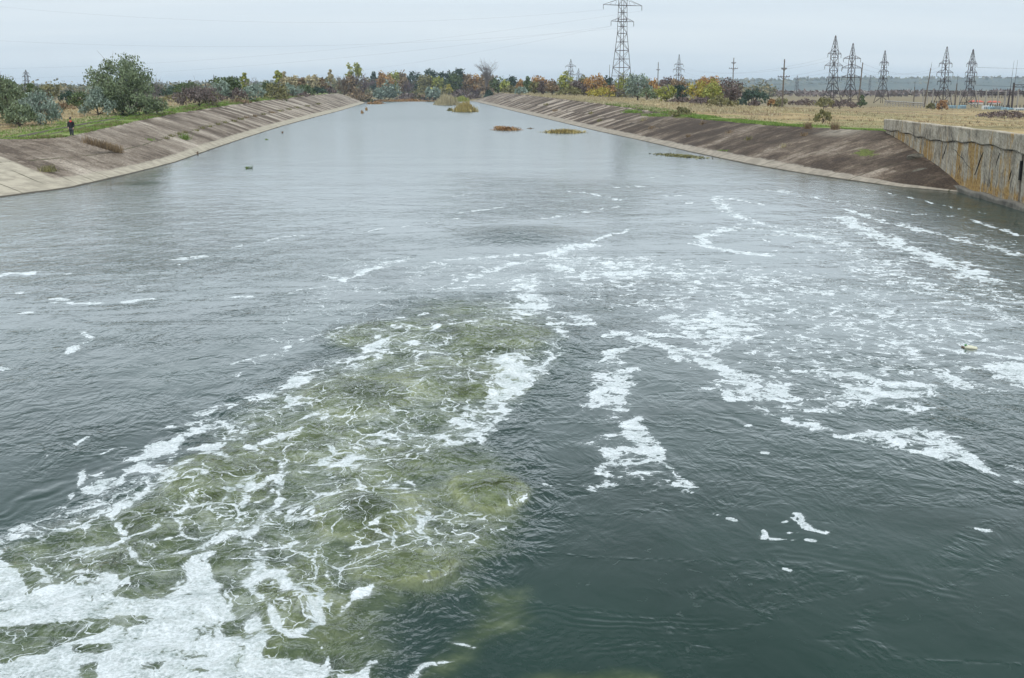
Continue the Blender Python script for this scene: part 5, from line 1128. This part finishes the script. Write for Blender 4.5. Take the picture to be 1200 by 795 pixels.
def bank_tuft(side, yv, v, k, label, h=.4, w_=.3, n=70, grp=None, seed=0):
    x_, z_ = bz(side, yv, v); rs = np.random.default_rng(int(yv*10)+seed); s = max(1., yv/110.); q = rs.normal(size=(n, 2))*.5*w_
    o = blades('weed_clump', M[k], np.stack([q[:, 0]*s, q[:, 1]*s, np.full(n, -.05)], -1), h*s**.5, .045*s, rs, .4); o.location = (x_, yv, z_); tag(o, label, 'weeds', grp)
gL = 'weed tufts in the middle joint of the left concrete bank'
for i, yv in enumerate((118, 122, 127, 131, 138, 144, 150, 158, 165, 173, 182, 190, 200, 212, 225, 240, 258, 275, 300, 330)):
    bank_tuft(-1, yv, .46+random.uniform(-.01, .01), random.choice(['olive', 'brown', 'olive']), 'small weed tuft in the middle joint of the left concrete bank', .30, .35, 60, gL, i)
bank_tuft(-1, 124, .34, 'grass', 'green leafy weed low on the left slope, left of the middle joint tufts', .65, .45, 160)
bank_tuft(-1, 111, .52, 'grass', 'little green streak of weed halfway up the near left slope', .25, .5, 90)
bank_tuft(-1, 80.6, .28, 'olive', 'grey-brown weed growing at the light slab joint near the left waterline', .45, .6, 160)
gR = 'small dry tufts scattered on the right concrete bank'
for i, (yv, v) in enumerate(((98, .42), (101, .75), (109, .5), (118, .62), (127, .35), (135, .8), (150, .4), (165, .6), (190, .3), (215, .5), (260, .35), (300, .55))):
    bank_tuft(1, yv, v, random.choice(['brown', 'straw', 'olive']), 'small dry tuft on the dark slabs of the right concrete bank', .40, .3, 50, gR, i)
bank_tuft(1, 107, .18, 'grass', 'yellow-green streak of moss low on the right bank above the pale toe', .14, .8, 120)
weed(947, 150.5, 10, 8, 2.85, 'brown', 'small brown tuft on the right bank crest', 61, 160, .45)
weed(979, 151.5, 10, 9, 2.9, 'brown', 'second brown tuft on the right bank crest, nearer the wall', 62, 160, .45)
weed(1052, 143, 10, 6, 3.6, 'straw', 'pale dry tuft behind the left end of the retaining wall', 63, 120, .45)
# bright grass spilling over the right crest
for i, (px, py, z, wpx) in enumerate(((741, 132, 3.0, 20), (768, 136, 2.75, 26))):
    weed(px, py, wpx, 4, z, 'grass', ['patch of bright green grass on the right slope, farther one', 'patch of bright green grass on the right slope by the olive bush'][i], 50+i, 500, .5, 2.5)
# dark floating weed mat by the right bank
c = un(798, 183); rs = np.random.default_rng(31); q = rs.normal(size=(900, 2))*np.array([1.1, 3.2])*.55
o = blades('floating_weed_mat', M['olive'], np.stack([q[:, 0]+q[:, 1]*-.25, q[:, 1], np.full(900, .0)], -1), .10, .16, rs, 1.4); o.location = c; tag(o, 'dark green floating weed mat beside the right bank', 'weeds')
for px, py, lb in ((125, 222, 'thin twig sticking out of the water by the left bank, nearer the joint'), (130, 219, 'thin twig sticking out of the water by the left bank, farther one')):
    c = un(px, py); m = MB(); m.bar((0, 0, -.3), (.03, 0, .55), .012, .008); m.bar((.01, 0, .2), (-.1, 0, .4), .008, .005); o = m.build('twig', M['twig_brown']); o.location = c; tag(o, lb, 'twig')
for px, py, lb in ((231, 181, 'small brown stump at the left waterline'), (331, 156, 'farther small brown stump at the left waterline')):
    c = un(px, py); m = MB(); m.tube([(0, 0, -.4), (.03, 0, .12), (.08, .02, .26)], [.13, .11, .07], 7); m.tube([(0, 0, .05), (-.25, 0, .2)], [.06, .03], 5); o = m.build('stump', M['twig_brown']); o.location = c; tag(o, lb, 'stump')

# grass: far too many blades to count
def grass_field(name, mat, label, n, xr_, yr, side, hh, wdf, seed, dmax, lean=.35, p0=0.):
    rs = np.random.default_rng(seed); yv = yr[0]*(yr[1]/yr[0])**rs.uniform(0, 1, n); d = xr_[0]+(xr_[1]-xr_[0])*rs.uniform(0, 1, n)**1.6
    cl, _ = crest(side, yv)
    if side > 0: cl = np.where(yv < 90.5, wall_x(yv)+.5, cl)
    x_ = cl+side*d; nz_ = fbm(x_*.13, yv*.13, 3); k = nz_ > p0; 
    if side < 0: k &= ~(((np.abs(d-3.9) < .5) | (np.abs(d-2.3) < .35)) & (yv < 240))
    x_, yv, nz_ = x_[k], yv[k], nz_[k]; z_ = ground_z(x_, yv)-.03
    rep = 5; X_ = np.repeat(x_, rep)+rs.normal(size=len(x_)*rep)*.12*np.repeat(yv, rep)/120; Y_ = np.repeat(yv, rep)+rs.normal(size=len(x_)*rep)*.15; Z_ = np.repeat(z_, rep)
    sc = np.repeat(np.clip(yv/130, .8, 1.5)*(1+np.clip(nz_, 0, .5)), rep)
    hv_ = hh*sc; o = blades(name, mat, np.stack([X_, Y_, Z_], -1), hv_, .05*sc*wdf, rs, lean); tag(o, label, 'grass', kind='stuff')
grass_field('dry_grass', M['straw'], 'pale dry grass covering the field right of the canal', 26000, (4.5, 150), (60, 420), 1, .13, 1.6, 3, 0, p0=-.1)
grass_field('dry_weeds', M['brown'], 'brownish dry weeds mixed into the field right of the canal', 5000, (3, 160), (62, 420), 1, .22, 1.4, 13, 0, p0=.2)
grass_field('green_verge', M['grass'], 'green grass verge along the right bank crest', 9000, (.05, 3.6), (92, 230), 1, .16, 1.2, 4, 0, .5, -.12)
grass_field('green_verge', M['grass'], 'green grass between the left bank and the willows', 17000, (.05, 8), (60, 330), -1, .15, 1.3, 5, 0, .5, -.12)
grass_field('rough_grass', M['straw'], 'rough yellowish grass under the left willows', 15000, (5, 60), (60, 380), -1, .22, 1.4, 6, 0, .35, -.1)
grass_field('crest_weeds', M['olive'], 'ragged olive weeds along the left crest edge', 3500, (.0, 1.8), (60, 400), -1, .26, 1.1, 16, 0, .3, .05)
grass_field('rough_grass', M['straw'], 'rough tan grass along the far right crest under the trees', 9000, (0, 30), (170, 560), 1, .24, 1.3, 17, 0, .35, -.1)

# ------------------------------------------------------------------ floating litter
c = un(1131, 408); r = empty('plastic_bottle', (c[0], c[1], .0), 'pale plastic bottle with a dark brown and green end, floating in foam at right', 'litter', None, R(-28))
m = MB(); n = 16; m.tube([(-.02, 0, 0), (.05, 0, .02), (.16, 0, .02), (.26, .01, .01), (.36, 0, -.01), (.40, 0, -.02)], [.05, .085, .095, .085, .09, .05], 12); m.build('body', simple('pale_plastic', (.52, .51, .38), .45, .25, 9), r, True)
m = MB(); m.tube([(-.13, 0, .02), (-.10, 0, .02), (-.02, 0, 0)], [.045, .05, .05], 10); m.build('cap', simple('brown_cap', (.10, .06, .03), .5, .3, 8), r)
m = MB(); m.tube([(-.03, 0, .09), (.02, .0, .115), (.05, 0, .09)], [.03, .04, .025], 8); m.build('label_scrap', simple('green_scrap', (.05, .22, .06), .5, .2, 8), r); r.scale = (.72, .72, .72)

# ------------------------------------------------------------------ the walker
def skin(name, verts, edges, radii, mat, parent, lv=2, root=0):
    me = bpy.data.meshes.new(name); me.from_pydata(verts, edges, []); o = bpy.data.objects.new(name, me); scene.collection.objects.link(o)
    md = o.modifiers.new('skin', 'SKIN'); me.skin_vertices[0].data[root].use_root = True
    for i, rr in enumerate(radii): me.skin_vertices[0].data[i].radius = (rr if isinstance(rr, tuple) else (rr, rr))
    s = o.modifiers.new('sub', 'SUBSURF'); s.levels = lv; s.render_levels = lv
    md.use_smooth_shade = True; me.materials.append(mat); o.parent = parent; return o
pl = un(84.5, 163.5, D=94.5); zp = pl[2]
pr = empty('person', (pl[0], pl[1], zp), 'person in black jacket, dark cap and red scarf walking along the left bank edge', 'person', None, R(0))
M['skin'] = simple('skin', (.45, .28, .21), .6, .08, 5); M['jacket'] = simple('black_jacket', (.012, .012, .016), .8, .3, 6); M['jeans'] = simple('grey_trousers', (.045, .052, .065), .85, .3, 6)
M['scarf'] = simple('red_scarf', (.65, .04, .03), .7, .15, 8); M['shoe'] = simple('brown_shoe', (.06, .03, .018), .6, .2, 8); M['cap'] = simple('black_cap', (.01, .01, .012), .8, .2, 8)
bv = [(0, 0, .94), (0, 0, 1.12), (0, 0, 1.30), (0, -.01, 1.45), (.0, -.02, 1.53), (.01, -.05, 1.60), (.01, -.06, 1.68), (.01, -.05, 1.75),
      (.16, 0, 1.42), (.21, .02, 1.16), (.20, -.10, .94), (.20, -.14, .88), (-.16, 0, 1.42), (-.22, -.02, 1.16), (-.20, -.10, .96), (-.19, -.14, .90),
      (.09, 0, .90), (.10, -.07, .50), (.10, .04, .10), (.10, -.10, .045), (-.09, 0, .90), (-.09, .06, .50), (-.10, .16, .12), (-.10, .04, .045)]
be = [(0, 1), (1, 2), (2, 3), (3, 4), (4, 5), (5, 6), (6, 7), (3, 8), (8, 9), (9, 10), (10, 11), (3, 12), (12, 13), (13, 14), (14, 15), (0, 16), (16, 17), (17, 18), (18, 19), (0, 20), (20, 21), (21, 22), (22, 23)]
br = [(.13, .10), (.125, .095), (.15, .10), (.11, .08), .05, .07, (.085, .10), .06, .055, .042, .03, .03, .055, .042, .03, .03, .08, .055, .04, .035, .08, .055, .04, .035]
for s, wi in ((1, 11), (-1, 15)):     # fingers and thumb
    bx_, by_, bz_ = bv[wi]
    for k in range(4):
        off = (k-1.5)*.018; L_ = (.055, .065, .062, .048)[k]; i0 = len(bv)
        bv += [(bx_-s*.01, by_-.02+off, bz_-.03), (bx_-s*.015, by_-.02+off*1.1-.01, bz_-.03-L_*.6), (bx_-s*.03, by_-.015+off*1.1-.01, bz_-.03-L_)]
        be += [(wi, i0), (i0, i0+1), (i0+1, i0+2)]; br += [.010, .009, .008]
    i0 = len(bv); bv += [(bx_-s*.03, by_-.045, bz_-.01), (bx_-s*.04, by_-.065, bz_-.04)]; be += [(wi, i0), (i0, i0+1)]; br += [.011, .009]
skin('body', bv, be, br, M['skin'], pr)
# features of the face, turned down the bank
m = MB(); m.tube([(.01, -.145, 1.665), (.01, -.172, 1.645), (.01, -.15, 1.632)], [.01, .016, .012], 6)
m.build('nose', M['skin'], pr, True)
skin('jacket', [(0, 0, .86), (0, 0, 1.05), (0, 0, 1.28), (0, 0, 1.44), (.18, 0, 1.42), (.235, .02, 1.16), (.21, -.09, .97), (-.18, 0, 1.42), (-.24, -.02, 1.16), (-.21, -.09, .99)], [(0, 1), (1, 2), (2, 3), (3, 4), (4, 5), (5, 6), (3, 7), (7, 8), (8, 9)],
     [(.20, .16), (.19, .15), (.205, .155), (.13, .11), .085, .072, .058, .085, .072, .058], M['jacket'], pr, 2, 2)
skin('trousers', [(0, 0, .93), (.095, 0, .86), (.105, -.07, .50), (.105, .04, .10), (-.095, 0, .86), (-.095, .06, .50), (-.105, .16, .13)], [(0, 1), (1, 2), (2, 3), (0, 4), (4, 5), (5, 6)], [(.15, .12), .105, .078, .062, .105, .078, .062], M['jeans'], pr)
for vv in ([(.10, .07, .05), (.10, -.06, .045), (.10, -.14, .04)], [(-.10, .19, .07), (-.10, .06, .045), (-.10, -.01, .04)]): skin('shoe', vv, [(0, 1), (1, 2)], [.05, .052, .04], M['shoe'], pr)
skin('scarf', [(-.07, -.04, 1.50), (0, -.11, 1.49), (.08, -.05, 1.50), (.05, .05, 1.51), (-.05, .05, 1.51), (.05, -.13, 1.40)], [(0, 1), (1, 2), (2, 3), (3, 4), (4, 0), (1, 5)], [.05, .055, .055, .045, .045, .045], M['scarf'], pr)
skin('cap', [(.01, -.03, 1.70), (.01, -.04, 1.76), (.01, -.15, 1.72)], [(0, 1), (0, 2)], [(.105, .115), .075, (.07, .02)], M['cap'], pr)

# ------------------------------------------------------------------ air
hz = MB(); hz.box(-9000, 9000, -400, 9200, -3, 95)
mz = bpy.data.materials.new('haze'); mz.use_nodes = True; t = mz.node_tree; t.nodes.clear(); out = N(t, 'ShaderNodeOutputMaterial'); pv = N(t, 'ShaderNodeVolumePrincipled')
pv.inputs['Color'].default_value = (.76, .89, 1.0, 1); pv.inputs['Density'].default_value = .00013; pv.inputs['Anisotropy'].default_value = .2
L(t, pv.outputs[0], out.inputs['Volume'])
hzo = hz.build('haze', mz); hzo['kind'] = 'stuff'; tag(hzo, 'thin bluish haze over the whole scene', 'haze')
